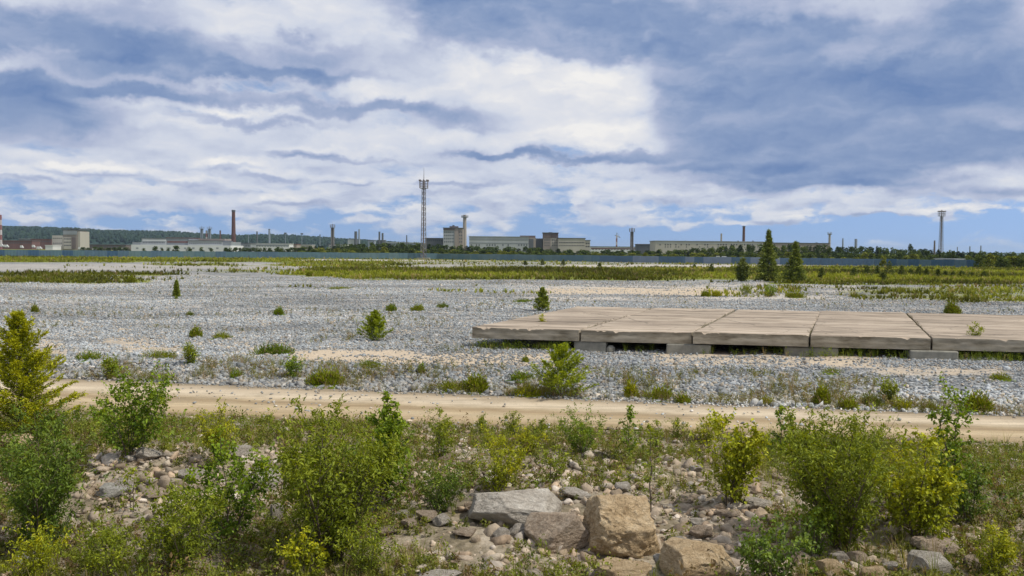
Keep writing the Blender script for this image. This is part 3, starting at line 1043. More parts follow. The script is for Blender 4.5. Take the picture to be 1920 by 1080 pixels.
def slab_mesh(L, W, T, seed):
    """a cast slab: worn edges, slightly uneven top, longitudinal board joints"""
    rng = np.random.default_rng(seed)
    nx, ny = 90, 160
    xs = np.linspace(0, L, nx)
    ys = np.linspace(0, W, ny)
    X, Y = np.meshgrid(xs, ys)
    Z = np.full_like(X, T) + (fbm(X.ravel() + seed * 9, Y.ravel(), 1.6, 4).reshape(X.shape) - 0.5) * 0.05
    joint = np.zeros_like(X)
    yj = 0.9
    while yj < W - 0.5:
        joint = np.maximum(joint, np.exp(-((Y - yj - (fbm(X.ravel() + yj, Y.ravel() * 0 + seed, 1.1, 3).reshape(X.shape) - 0.5) * 0.14) / 0.05) ** 2) * rng.uniform(0.3, 1.0))
        yj += rng.uniform(0.9, 2.2)
    Z -= joint * 0.05
    ed = np.minimum(np.minimum(X, L - X), np.minimum(Y, W - Y))
    chip = fbm(X.ravel() * 1.0 + seed, Y.ravel(), 0.5, 3).reshape(X.shape)
    Z -= np.clip(1 - ed / 0.06, 0, 1) * (0.015 + 0.10 * sst(chip, 0.58, 0.78))
    V = [np.stack([X.ravel(), Y.ravel(), Z.ravel()], 1)]
    i = (np.arange(nx - 1)[None] + (np.arange(ny - 1) * nx)[:, None]).ravel()
    T4 = [np.stack([i, i + 1, i + 1 + nx, i + nx], 1)]
    off = nx * ny
    rows = 6

    def side(idx, nvec):
        nonlocal off
        top = V[0][idx]
        n = len(idx)
        for r in range(rows + 1):
            t = r / rows
            p = top.copy()
            p[:, 2] = top[:, 2] * (1 - t)
            bulge = 0.025 * (fbm(p[:, 0] + p[:, 1], p[:, 2] * 3 + seed, 0.4, 3) - 0.5) * (0 if r == 0 else 1)
            p[:, :2] += np.array(nvec)[None] * (np.asarray(bulge)[:, None] + (-0.012 if abs(t - 0.34) < 0.01 else 0.0))
            V.append(p)
        k = (np.arange(n - 1)[None] + (np.arange(rows) * n)[:, None]).ravel() + off
        T4.append(np.stack([k, k + n, k + n + 1, k + 1], 1))
        off += n * (rows + 1)
    side(np.arange(nx), (0, -1))
    side(np.arange(nx)[::-1] + (ny - 1) * nx, (0, 1))
    side(np.arange(ny)[::-1] * nx, (-1, 0))
    side(np.arange(ny) * nx + nx - 1, (1, 0))
    V = np.concatenate(V)
    V[:, 0] += V[:, 1] * PL_S
    return np_mesh('concrete_slab', V, np.concatenate(T4), None, False)


PL_RZ = math.atan2(PL_E[1], PL_E[0])
SLAB_LBL = ['leftmost concrete slab of the platform, its free left edge on the gravel', 'second concrete slab from the left, between two platform joints above an open gap',
            'middle concrete slab of the five in the platform', 'fourth concrete slab of the platform, to the left of the browner end slab',
            'brownish concrete slab at the right end of the platform, cut by the frame']
PL_Z = 0.74
SLAB_T = 0.48


def plat(u, v, z):
    p = PL_O + PL_E * (u + PL_S * v) + np.array([-PL_E[1], PL_E[0]]) * v
    return Vector((p[0], p[1], z))


def make_platform():
    for k in range(5):
        L = 4.55 if k < 4 else 6.5
        o = link_mesh('concrete_slab', slab_mesh(L, PL_W, SLAB_T, 30 + k), SLAB)
        o.location = plat(k * 4.63 + 0.02, (0.0, 0.06, -0.10, 0.02, 0.10)[k], PL_Z + (0.0, -0.03, 0.01, -0.02, -0.01)[k])
        o.rotation_euler = (math.radians((0.0, 0.05, -0.05, 0.04, 0)[k]), math.radians((0.25, -0.1, 0.1, -0.1, 0.15)[k]), PL_RZ + math.radians((0, 0.2, -0.25, 0.15, 0.0)[k]))
        tag(o, SLAB_LBL[k], 'slab', 'slabs of the concrete platform')
    blk = [(4.35, 1.35, 'mossy bearing block under the joint of the first two platform slabs', 0.1), (8.2, 1.8, 'long bearing block under the joint of the second and middle slabs', 0.0),
           (12.9, 2.1, 'weedy bearing block beneath the joint of the middle and fourth slabs', 0.12), (17.7, 1.8, 'square dark bearing block under the joint before the end slab', -0.12)]
    for u, w, lab, yo in blk:
        mb = MB()
        zb = float(height(*plat(u + w / 2, 0.3, 0)[:2])) - 0.25
        mb.box(0, w, 0, 1.2, 0, PL_Z - zb - 0.035)
        o = mb.build('support_block', GREYC, None, plat(u, yo, zb), PL_RZ)
        bv = o.modifiers.new('bevel', 'BEVEL')
        bv.width = 0.05
        bv.segments = 2
        tag(o, lab, 'block', 'bearing blocks under the platform')
    o = MB().box(0, 0.35, 0, 0.3, 0, 0.34).build('support_stone', GREYC, None, plat(5.75, 0.05, 0.22), PL_RZ + 0.2)
    o.modifiers.new('bevel', 'BEVEL').width = 0.1
    tag(o, 'small rounded stone beside the mossy bearing block', 'stone')


make_platform()

# ================================================================== the blue sheet fence
FENCE_M = [flat_mat('blue sheet a', (0.105, 0.175, 0.21), 0.14, 0.5, 0.6), flat_mat('blue sheet b', (0.095, 0.155, 0.215), 0.14, 0.5, 0.6), flat_mat('blue sheet c', (0.13, 0.195, 0.215), 0.14, 0.5, 0.6),
           flat_mat('grey sheet', (0.20, 0.245, 0.31), 0.12, 0.5, 0.6), flat_mat('dark blue sheet', (0.055, 0.11, 0.19), 0.14, 0.5, 0.6)]
STEEL = flat_mat('steel', (0.17, 0.18, 0.20), 0.2, 1.0, 0.6, 0.3)


def make_fence(name, p0, p1, hgt, n, pick, label, seed):
    rng = np.random.default_rng(seed)
    root = tag(empty(name, (p0[0], p0[1], float(height(p0[0], p0[1])))), label, 'fence', 'sheet metal fences across the field')
    ang = math.atan2(p1[1] - p0[1], p1[0] - p0[0])
    root.rotation_euler = (0, 0, ang)
    L = math.hypot(p1[0] - p0[0], p1[1] - p0[1])
    w = L / n
    for k in range(n):
        h = hgt + rng.uniform(-0.08, 0.08)
        nv = 16
        xs = np.linspace(k * w + 0.04, (k + 1) * w - 0.04, nv * 2)
        yy = np.where((np.arange(nv * 2) // 2) % 2 == 0, -0.04, 0.04)
        mb = MB()
        # folded sheet with thickness
        a = [(x, y - 0.012, 0.1) for x, y in zip(xs, yy)] + [(x, y - 0.012, h) for x, y in zip(xs, yy)]
        b = [(x, y + 0.012, 0.1) for x, y in zip(xs, yy)] + [(x, y + 0.012, h) for x, y in zip(xs, yy)]
        m = nv * 2
        mb.add(a, [(i, i + 1, i + 1 + m, i + m) for i in range(m - 1)])
        mb.add(b, [(i + 1, i, i + m, i + 1 + m) for i in range(m - 1)])
        mb.build('panel', FENCE_M[pick(k / n, rng)], root)
    for k in range(n + 1):
        MB().box(k * w - 0.06, k * w + 0.06, 0.06, 0.18, -0.3, hgt + 0.02).build('post', STEEL, root)
    return root


FC = [gp(-330, 478.5), gp(820, 486.6), gp(1835, 502.8), gp(2300, 507)]
make_fence('sheet_fence', FC[0], FC[1], 2.55, 56, lambda t, r: r.choice([0, 2, 1], p=[0.55, 0.3, 0.15]) if t > 0.45 else r.choice([0, 1, 4], p=[0.4, 0.4, 0.2]),
           'teal blue sheet metal fence running from the left to the tall lattice mast', 1)
make_fence('sheet_fence', FC[1], FC[2], 2.45, 60, lambda t, r: (r.choice([0, 2], p=[0.6, 0.4]) if t < 0.36 else (3 if t < 0.62 else (r.choice([1, 4], p=[0.5, 0.5]))) if t > 0.8 else r.choice([1, 3], p=[0.55, 0.45])),
           'grey blue to dark blue sheet metal fence right of the tall mast', 2)

# ================================================================== the works on the skyline
M_WHITE = flat_mat('white panel', (0.56, 0.57, 0.58), 0.10, 0.12, 0.8, streak=True)
M_LGREY = flat_mat('light grey panel', (0.34, 0.36, 0.37), 0.12, 0.12, 0.8, streak=True)
M_GREY = flat_mat('grey panel', (0.22, 0.24, 0.26), 0.15, 0.12, 0.8, streak=True)
M_DGREY = flat_mat('dark grey', (0.10, 0.11, 0.125), 0.2, 0.12, 0.85, streak=True)
M_BEIGE = flat_mat('beige panel', (0.37, 0.35, 0.31), 0.12, 0.12, 0.85, streak=True)
M_TANB = flat_mat('tan brick', (0.27, 0.235, 0.21), 0.15, 0.12, 0.85, streak=True)
M_BROWN = flat_mat('brown brick', (0.14, 0.115, 0.11), 0.18, 0.12, 0.85, streak=True)
M_RED = flat_mat('dull red', (0.15, 0.085, 0.08), 0.25, 0.12, 0.85, streak=True)
M_BRICK = flat_mat('chimney brick', (0.115, 0.066, 0.06), 0.22, 0.3, 0.85)
M_CONC = flat_mat('chimney concrete', (0.30, 0.27, 0.245), 0.15, 0.2, 0.85)
M_DARK = flat_mat('dark opening', (0.05, 0.055, 0.07), 0.2, 0.5, 0.4)
M_ROOF = flat_mat('roof felt', (0.12, 0.12, 0.125), 0.2, 0.2, 0.9)
M_RW_R = flat_mat('warning red', (0.22, 0.105, 0.11), 0.1, 0.5, 0.7)
M_RW_W = flat_mat('warning white', (0.42, 0.39, 0.40), 0.1, 0.5, 0.7)
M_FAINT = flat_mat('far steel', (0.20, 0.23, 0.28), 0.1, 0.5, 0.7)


class Bld:
    """a building placed by the picture columns of its front and the distance it stands at"""

    def __init__(self, name, x0, x1, D, label, cat='building', group=None):
        self.D = D
        self.x0 = at(x0, 470, D).x
        self.o = tag(empty(name, (self.x0, D, 0)), label, cat, group)
        self.k = D / F_PX
        self.px0 = x0

    def X(self, px):
        return (px - self.px0) * self.k * (math.cos(0) if True else 1)

    def Z(self, px, py):
        return CAM_H + (hor(px) - py) * self.k

    def wall(self, x0, x1, ytop, mat, depth=25.0, y0=0.0, zb=-0.5, part='wall', px=None):
        z = self.Z(px or (x0 + x1) / 2, ytop)
        MB().box(self.X(x0), self.X(x1), y0, y0 + depth, zb, z).build(part, mat, self.o)
        return z

    def block(self, x0, x1, ytop, ybot, mat, part, out=0.12, dep=None, y0=0.0):
        xm = (x0 + x1) / 2
        zt, zb = self.Z(xm, ytop), self.Z(xm, ybot)
        MB().box(self.X(x0), self.X(x1), y0 - out, y0 - out + (dep or out - 0.003), zb, zt).build(part, mat, self.o)

    def roof(self, x0, x1, ytop, mat=None, depth=25.0, y0=0.0, th=0.8):
        z = self.Z((x0 + x1) / 2, ytop)
        MB().box(self.X(x0) - 0.4, self.X(x1) + 0.4, y0 - 0.4, y0 + depth + 0.4, z + 0.003, z + th).build('roof', mat or M_ROOF, self.o)

    def windows(self, x0, x1, yt, yb, n, fill=0.6, mat=None, seed=None, y0=0.0, keep=1.0):
        rng = np.random.default_rng(seed or int(x0))
        w = (x1 - x0) / n
        for i in range(n):
            if rng.random() > keep:
                continue
            a = x0 + i * w + w * (1 - fill) / 2
            self.block(a, a + w * fill, yt, yb, mat or M_DARK, 'window', 0.10, None, y0)


def tower_building():
    b = Bld('silo_building', 98, 150, 1000, 'tan brick tower building with a stepped dark top on the left below the hill')
    b.wall(98, 118, 441.5, M_BEIGE, 22)
    b.wall(118.3, 145, 432, M_TANB, 24, 0.5)
    b.wall(145.3, 149.5, 434, M_BEIGE, 22, 1.0)
    b.roof(115.5, 147.5, 430.5, M_DGREY, 25, 0.2, 1.0)
    b.block(118.6, 145, 433, 440, M_GREY, 'upper_band', 0.3, 0.4)
    b.block(119, 134, 445, 467, M_BEIGE, 'pale_bay', 0.3, 0.4)
    b.block(134.4, 142, 446, 466, M_BROWN, 'brown_bay', 0.25, 0.35)
    b.windows(120, 134, 447, 449, 5, 0.6, y0=-0.3)
    b.windows(120, 134, 453, 455, 5, 0.6, y0=-0.3)
    b.windows(120, 134, 459, 461, 5, 0.6, y0=-0.3)
    b.windows(99, 117, 446, 448, 5, 0.5)
    b.windows(99, 117, 455, 457, 5, 0.5)
    MB().tube([(b.X(128), 8, b.Z(128, 431)), (b.X(128), 8, b.Z(128, 425.5))], [0.5, 0.3], 6).build('roof_mast', M_DGREY, b.o)


def white_factory():
    b = Bld('white_factory', 245, 432, 820, 'long white walled factory hall with stepped grey upper storeys on the left')
    b.wall(246, 432, 459.5, M_WHITE, 40)
    b.wall(246.5, 262, 454, M_GREY, 35, 2, 6)
    b.wall(262.3, 308, 447, M_LGREY, 30, 4, 6)
    b.wall(308.3, 350, 446.5, M_GREY, 30, 5, 6)
    b.wall(350.3, 415, 452, M_LGREY, 30, 3, 6)
    b.wall(415.3, 431, 453.5, M_GREY, 30, 3.4, 6)
    b.wall(362, 412, 447.3, M_TANB, 20, 14, 8, 'roof_storey')
    b.roof(262.3, 308, 447, M_DGREY, 30, 4, 0.5)
    b.roof(308.3, 350, 446.5, M_RED, 30, 5, 0.5)
    b.roof(350.3, 415, 452, M_DGREY, 30, 3, 0.5)
    b.block(264, 308, 449.5, 451.5, M_WHITE, 'light_band', 0.2, 0.3, 4)
    b.block(310, 349, 452, 455, M_RED, 'brick_band', 0.2, 0.3, 5)
    b.windows(264, 306, 453.5, 456, 14, 0.55, M_DGREY, y0=4)
    b.windows(352, 414, 455, 457, 18, 0.5, M_DGREY, y0=3)
    b.windows(250, 430, 464, 466.5, 12, 0.3, M_GREY, keep=0.6)


def stack(name, px, ytop, D, r0, r1, mat, label, ybot=None, cap=None, group='tall chimneys on the skyline', crown=None, bands=0, cat='chimney'):
    x = at(px, 470, D).x
    k = D / F_PX
    H = CAM_H + (hor(px) - ytop) * k
    o = tag(empty(name, (x, D, 0)), label, cat, group)
    if bands:
        for i in range(bands):
            a, c = H * i / bands, H * (i + 1) / bands
            ra, rc = r0 + (r1 - r0) * i / bands, r0 + (r1 - r0) * (i + 1) / bands
            MB().tube([(0, 0, a), (0, 0, c)], [ra, rc], 12).build('band', (M_RW_R, M_RW_W)[i % 2], o)
    else:
        MB().tube([(0, 0, -0.5), (0, 0, H * 0.5), (0, 0, H)], [r0, (r0 + r1) / 2, r1], 16).build('shaft', mat, o)
    if cap:
        MB().tube([(0, 0, H - cap), (0, 0, H + 0.05)], [r1 * 1.18, r1 * 1.18], 16).build('cap', M_DGREY, o)
    if crown:
        mb = MB()
        mb.tube([(0, 0, H - crown), (0, 0, H - crown + 0.8)], [r1 * 1.9, r1 * 2.1], 14)
        for i in range(8):
            t = i * math.pi / 4
            mb.bar((r1 * 2 * math.cos(t), r1 * 2 * math.sin(t), H - crown), (r1 * 2 * math.cos(t), r1 * 2 * math.sin(t), H - crown + 2.2), 0.18)
        mb.build('platform', M_GREY, o)
    return o


def mast(px, ytop, D, w0, w1, label, ybase_hidden=True, head=(4.0, 4.2), spike=0.0, group='floodlight masts', mat=None, z0=0.0, lamps=True, cage=True, r=0.16):
    """lattice floodlight mast: four legs, cross bracing, central ladder tube, lamp gallery, aerial"""
    x = at(px, 470, D).x
    k = D / F_PX
    H = CAM_H + (hor(px) - ytop) * k
    mat = mat or MAST_M
    o = tag(empty('floodlight_mast', (x, D, z0)), label, 'mast', group)
    H -= z0
    Ht = H - head[1]
    c4 = [(-1, -1), (1, -1), (1, 1), (-1, 1)]
    wz = lambda z: w0 + (w1 - w0) * min(1, z / (Ht * 0.9)) ** 0.6
    for sx, sy in c4:
        pts = [(sx * wz(z) / 2, sy * wz(z) / 2, z) for z in np.linspace(-0.3, Ht, 8)]
        MB().tube(pts, [r] * 8, 5).build('leg', mat, o)
    mb = MB()
    nb = 14
    for i in range(nb):
        a, b = Ht * i / nb, Ht * (i + 1) / nb
        wa, wb = wz(a) / 2, wz(b) / 2
        for j in range(4):
            p, q = c4[j], c4[(j + 1) % 4]
            mb.bar((p[0] * wa, p[1] * wa, a), (q[0] * wb, q[1] * wb, b), max(0.05, r * 0.35))
            mb.bar((q[0] * wa, q[1] * wa, a), (p[0] * wb, p[1] * wb, b), max(0.05, r * 0.35))
            mb.bar((p[0] * wb, p[1] * wb, b), (q[0] * wb, q[1] * wb, b), r * 0.45)
    mb.build('bracing', mat, o)
    if cage:
        MB().tube([(0, 0, 0), (0, 0, Ht)], [0.26, 0.26], 8).build('ladder_shaft', MAST_D, o)
    g = MB()
    hw = head[0] / 2
    g.box(-hw, hw, -hw, hw, Ht, Ht + 0.18)
    for z in (0.9, 1.8, 2.9):
        for j in range(4):
            p, q = c4[j], c4[(j + 1) % 4]
            g.bar((p[0] * hw, p[1] * hw, Ht + z), (q[0] * hw, q[1] * hw, Ht + z), 0.09)
    for j in range(4):
        p, q = c4[j], c4[(j + 1) % 4]
        for t in (0, 0.33, 0.66):
            a = ((p[0] * (1 - t) + q[0] * t) * hw, (p[1] * (1 - t) + q[1] * t) * hw)
            g.bar((a[0], a[1], Ht), (a[0], a[1], Ht + 2.9), 0.08)
    g.build('gallery', mat, o)
    if lamps:
        for j in range(4):
            p, q = c4[j], c4[(j + 1) % 4]
            for t in (0.12, 0.5, 0.88):
                ax, ay = (p[0] * (1 - t) + q[0] * t) * hw * 1.08, (p[1] * (1 - t) + q[1] * t) * hw * 1.08
                MB().box(ax - 0.24, ax + 0.24, ay - 0.24, ay + 0.24, Ht + 2.9, Ht + 3.45).build('floodlight', MAST_D, o)
    MB().tube([(0, 0, Ht), (0, 0, H)], [0.35, 0.3], 8).build('hub', MAST_D, o)
    if spike:
        MB().tube([(0, 0, H), (0, 0, H + spike * 0.5), (0, 0, H + spike)], [0.16, 0.09, 0.05], 6).build('aerial', MAST_D, o)
    return o


MAST_M = flat_mat('galvanised', (0.20, 0.19, 0.195), 0.2, 0.5, 0.6, 0.3)
MAST_D = flat_mat('dark galvanised', (0.17, 0.145, 0.14), 0.2, 0.5, 0.7)

tower_building()
white_factory()
mast(794, 338, 393, 2.4, 1.45, 'tall lattice floodlight mast standing alone in front of the fence with an aerial on top', spike=5.0, head=(3.2, 3.4), r=0.08)
o = MB().box(-2.6, 2.6, -2.6, 2.6, -0.4, 0.7).build('mast_footing', GREYC, None, (at(794, 470, 393).x, 393, float(height(at(794, 470, 393).x, 393))))
tag(o, 'concrete footing under the tall lattice mast by the fence', 'footing')
mast(1764, 394, 607, 2.8, 1.35, 'lattice floodlight mast rising over the woods at the right', head=(3.3, 4.0), r=0.11)
stack('brick_chimney', 438, 394, 880, 2.2, 1.45, M_BRICK, 'tall red brick factory chimney beside the white factory', cap=1.6)
stack('concrete_chimney', 871, 403, 840, 1.9, 1.45, M_CONC, 'concrete chimney with a crown platform next to the tower block', crown=2.4)
stack('brick_chimney', 1394, 424, 900, 1.35, 1.2, M_BRICK, 'dark red brick chimney behind the long windowed factory', cap=1.0)
stack('thin_chimney', 1352, 438, 980, 1.0, 0.85, M_CONC, 'short pale chimney above the left half of the long windowed factory')
stack('thin_chimney', 1555, 438, 840, 1.1, 0.9, M_CONC, 'slim grey chimney at the right end of the long windowed factory', crown=1.0)
stack('striped_chimney', 1.5, 403, 950, 1.5, 1.2, M_RED, 'red and white banded chimney at the left edge', bands=7)
mast(623.5, 420, 900, 2.2, 2.0, 'dark slender mast between the white sheds and the oil works', head=(4.0, 3.5), r=0.5, lamps=False)
mast(1184.5, 427, 800, 2.0, 1.8, 'slender dark mast right of the beige wing', head=(4.0, 3.5), r=0.42, lamps=False)
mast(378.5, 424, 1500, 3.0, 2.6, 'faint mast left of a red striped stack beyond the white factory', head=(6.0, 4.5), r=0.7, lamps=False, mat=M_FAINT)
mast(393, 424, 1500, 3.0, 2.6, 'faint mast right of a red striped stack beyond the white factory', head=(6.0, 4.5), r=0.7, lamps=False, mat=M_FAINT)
stack('striped_chimney', 387.5, 432, 1500, 1.8, 1.5, M_RED, 'small red and white stack between two faint masts', bands=6)
stack('thin_chimney', 413, 432, 1100, 1.0, 0.8, M_BRICK, 'thin red pole chimney above the right end of the white factory')
stack('thin_chimney', 482, 434, 1500, 1.5, 1.1, M_DGREY, 'thin dark chimney over the white sheds', cap=0.5)
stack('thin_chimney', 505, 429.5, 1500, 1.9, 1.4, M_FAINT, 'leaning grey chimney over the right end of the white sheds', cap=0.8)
stack('thin_chimney', 667, 434, 1600, 2.6, 2.4, M_DGREY, 'stout far column of the oil works', group='far stacks of the oil works', crown=None)
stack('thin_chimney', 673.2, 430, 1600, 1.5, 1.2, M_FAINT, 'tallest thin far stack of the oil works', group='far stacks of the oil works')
stack('thin_chimney', 711.3, 434.5, 1400, 1.5, 1.3, M_DGREY, 'left one of two short black stacks, the taller', group='far stacks of the oil works')
stack('thin_chimney', 717.3, 437, 1400, 1.6, 1.4, M_DGREY, 'right one of two short black stacks, the lower', group='far stacks of the oil works')
stack('thin_chimney', 762.5, 441, 1300, 1.0, 0.7, M_DGREY, 'lone thin pole left of the tall lattice mast', cat='pole')
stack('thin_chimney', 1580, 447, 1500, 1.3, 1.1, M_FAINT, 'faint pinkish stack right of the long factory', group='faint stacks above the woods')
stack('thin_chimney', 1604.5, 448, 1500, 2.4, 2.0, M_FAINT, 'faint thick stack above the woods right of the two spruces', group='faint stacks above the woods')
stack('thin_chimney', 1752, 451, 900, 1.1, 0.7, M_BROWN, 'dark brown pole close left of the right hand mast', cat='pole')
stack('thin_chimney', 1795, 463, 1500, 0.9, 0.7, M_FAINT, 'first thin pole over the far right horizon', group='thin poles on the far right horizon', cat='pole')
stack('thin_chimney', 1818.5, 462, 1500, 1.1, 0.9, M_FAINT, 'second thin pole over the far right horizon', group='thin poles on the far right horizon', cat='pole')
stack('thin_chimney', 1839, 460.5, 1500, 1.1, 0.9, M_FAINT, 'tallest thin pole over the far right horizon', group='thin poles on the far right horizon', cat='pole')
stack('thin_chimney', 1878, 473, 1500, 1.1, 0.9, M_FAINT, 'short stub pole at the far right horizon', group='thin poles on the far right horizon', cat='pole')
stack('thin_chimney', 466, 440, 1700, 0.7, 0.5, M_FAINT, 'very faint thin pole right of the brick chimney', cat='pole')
for px, yt, lab in ((535, 437.5, 'first far light mast with a flat lamp head on the ridge'), (566, 438.5, 'second far light mast with a broad lamp head on the ridge'), (600, 441, 'short far light post at the right of the ridge')):
    D = 1900
    p = at(px, 470, D)
    H = CAM_H + (hor(px) - yt) * D / F_PX
    o = tag(empty('light_mast', (p.x, D, 0)), lab, 'light mast', 'far light masts on the ridge')
    MB().tube([(0, 0, 0), (0, 0, H)], [0.8, 0.5], 6).build('pole', M_FAINT, o)
    w = 1.8 if px == 600 else 5.0
    MB().box(-w / 2, w / 2, -1, 1, H - 1.5, H + 1.4).build('lamp_head', M_DGREY, o)


def crane(px, ytop, D, label):
    p = at(px, 470, D)
    k = D / F_PX
    H = CAM_H + (hor(px) - ytop) * k
    o = tag(empty('tower_crane', (p.x, D, 0)), label, 'crane')
    for i in range(6):
        MB().box(-0.9, 0.9, -0.9, 0.9, H * i / 6, H * (i + 1) / 6 - 0.003).build('mast_section', (M_RW_R, M_RW_W)[i % 2], o)
    mb = MB()
    mb.bar((-2.5, 0, H), (4.5, 0, H - 3), 0.45)
    mb.bar((0, 0, H + 3), (4.5, 0, H - 3), 0.2)
    mb.bar((0, 0, H), (0, 0, H + 3), 0.4)
    mb.build('jib', M_FAINT, o)


crane(1156, 441, 1200, 'red and white striped crane tower behind the low red shed')


def tower_block():
    b = Bld('tower_block', 831, 868, 790, 'square grey brick tower block with a penthouse beside the concrete chimney')
    b.wall(831, 852, 428, M_LGREY, 14)
    b.wall(852.2, 859, 427, M_TANB, 15, -0.4)
    b.wall(859.2, 867.5, 428, M_TANB, 14, 0.1)
    b.block(831, 851.9, 428, 432, M_BROWN, 'top_band', 0.3, 0.3)
    b.wall(842, 858, 424, M_BROWN, 8, 3, 15, 'penthouse')
    b.wall(847, 851, 422, M_DGREY, 3, 5, 15, 'vent_house')
    b.roof(831, 867.5, 428, M_DGREY, 14, -0.5, 0.5)
    for y in (434, 440, 446, 452):
        b.windows(832, 851, y, y + 2.6, 5, 0.5, M_DGREY)
        b.windows(860, 867, y, y + 2.6, 2, 0.5, M_DGREY, y0=0.1)


def annex():
    b = Bld('low_annex', 797, 831, 800, 'low dark grey annex joined to the left of the tower block')
    b.wall(797, 830.5, 447, M_DGREY, 16)
    b.roof(797, 830.5, 447, M_ROOF, 16, 0, 0.4)
    b.windows(799, 830, 450, 452, 8, 0.5)


def grey_hall():
    b = Bld('grey_hall', 879, 1000, 740, 'long windowless looking grey panel hall right of the concrete chimney')
    b.wall(879.5, 991, 444.5, M_LGREY, 30)
    b.roof(879.5, 991, 444.5, M_GREY, 30, 0, 0.5)
    b.block(880, 991, 448.5, 450, M_GREY, 'band', 0.14)
    b.block(880, 991, 455, 456.5, M_GREY, 'band', 0.14)
    b.windows(881, 990, 458, 461, 22, 0.4, M_DGREY, keep=0.75)
    b.wall(975, 1004, 441.5, M_BROWN, 12, 8, 2, 'roof_storey')
    b.wall(991.3, 1004.5, 445.5, M_TANB, 26, 0.6, part='end_wall')
    b.block(991.5, 1000, 448, 472, M_DGREY, 'dark_bay', 0.2, 0.25, 0.6)


def brick_tower():
    b = Bld('brick_tower', 1004, 1048, 745, 'brown topped brick tower with a dark link block in the middle of the works')
    b.wall(1004.8, 1018, 447, M_DGREY, 16, 3, part='link_block')
    b.wall(1018.3, 1032, 437, M_TANB, 16, 0)
    b.wall(1032.2, 1046.5, 437.5, M_BEIGE, 16, 0.5)
    b.block(1018, 1031.9, 437.2, 445.8, M_BROWN, 'top_band', 0.3, 0.3)
    b.block(1032.2, 1046.5, 437.7, 446, M_BROWN, 'top_band', 0.2, 0.3, 0.5)
    b.wall(1029, 1036, 435.2, M_DGREY, 5, 4, 12, 'penthouse')
    b.roof(1018, 1046.5, 437.2, M_DGREY, 16, -0.3, 0.5)
    for y in (449, 454, 459):
        b.windows(1020, 1031, y, y + 2.2, 3, 0.45, M_DGREY)
        b.windows(1034, 1046, y, y + 2.2, 3, 0.45, M_DGREY, y0=0.5)


def beige_wing():
    b = Bld('beige_wing', 1047, 1108, 730, 'beige factory wing with dark window strips and a lower end block')
    b.wall(1047, 1097, 447.3, M_BEIGE, 24)
    b.wall(1097.3, 1106.5, 451, M_BEIGE, 20, 0.6, part='end_block')
    b.roof(1047, 1097, 447.3, M_DGREY, 24, 0, 0.5)
    b.roof(1097.3, 1106.5, 451, M_DGREY, 20, 0.6, 0.4)
    b.windows(1048, 1096, 453.8, 455.8, 16, 0.62)
    b.windows(1048, 1096, 459.6, 461.2, 16, 0.55)
    b.windows(1098, 1106, 455.5, 457.5, 2, 0.7, y0=0.6)
    b.windows(1098, 1106, 461, 463, 2, 0.7, y0=0.6)


def shed(name, x0, x1, ytop, D, wall, roof, label, band=None, dep=18, group='low sheds of the works', win=0):
    b = Bld(name, x0, x1, D, label, 'shed', group)
    b.wall(x0, x1, ytop + 1.2, wall, dep)
    b.roof(x0, x1, ytop + 1.2, roof, dep, 0, 1.2 * D / F_PX)
    if band:
        b.block(x0, x1, ytop + 3, ytop + 5, band, 'band', 0.15)
    if win:
        b.windows(x0 + 1, x1 - 1, ytop + 4, ytop + 6, win, 0.5, M_DGREY)


def long_factory():
    b = Bld('long_factory', 1228, 1556, 760, 'very long pale factory with rows of small dark windows behind the spruces')
    b.wall(1228.5, 1430, 453.2, M_BEIGE, 30)
    b.wall(1430.3, 1555, 456.5, M_TANB, 26, 0.8, part='brown_wing')
    b.roof(1228.5, 1430, 453.2, M_GREY, 30, 0, 0.5)
    b.roof(1430.3, 1555, 456.5, M_DGREY, 26, 0.8, 0.6)
    b.wall(1306, 1372, 451.7, M_DGREY, 10, 10, 5, 'roof_storey')
    b.block(1229, 1430, 456, 457.2, M_LGREY, 'band', 0.15)
    b.windows(1230, 1428, 457.6, 460, 40, 0.42, keep=0.62, seed=4)
    b.windows(1230, 1428, 462, 464, 40, 0.35, keep=0.4, seed=5)
    b.windows(1432, 1553, 460, 462, 24, 0.4, keep=0.5, seed=6)
    for px in (1262, 1286, 1385, 1413, 1500, 1533):
        b.block(px, px + 2.2, 451.2 if px < 1430 else 454.4, 453.2 if px < 1430 else 456.6, M_DGREY, 'roof_vent', -4, 1.5)


tower_block()
annex()
grey_hall()
brick_tower()
beige_wing()
long_factory()
shed('low_shed', 1108, 1192, 462.2, 850, M_WHITE, M_DGREY, 'low white shed with a dull red strip right of the beige wing', M_RED, win=14)
shed('dark_shed', 1196, 1229, 457.5, 800, M_DGREY, M_ROOF, 'dark low building attached to the left end of the long windowed factory', win=6)
shed('low_shed', 443, 470, 456, 860, M_GREY, M_DGREY, 'grey shed at the foot of the tall brick chimney', win=5)
shed('low_shed', 468, 542, 456.2, 900, M_WHITE, M_LGREY, 'long white shed right of the tall brick chimney', M_GREY, win=14)
shed('low_shed', 548, 556, 457.5, 950, M_TANB, M_RED, 'tiny pinkish shed just right of the long white shed')
shed('low_shed', 559, 584, 458, 1000, M_BEIGE, M_GREY, 'beige shed on the slope right of the tiny pinkish shed', win=5)
shed('low_shed', 616, 645, 457.6, 1000, M_LGREY, M_DGREY, 'grey shed below the dark slender mast', win=6)
shed('low_shed', 640, 652, 459, 800, M_WHITE, M_WHITE, 'small white roofed shed at the left end of the wood belt')
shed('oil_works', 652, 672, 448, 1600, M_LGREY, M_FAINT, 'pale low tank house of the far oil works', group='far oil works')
shed('oil_works', 690, 702, 450, 1600, M_FAINT, M_DGREY, 'small bluish block left of the two black stacks', group='far oil works')
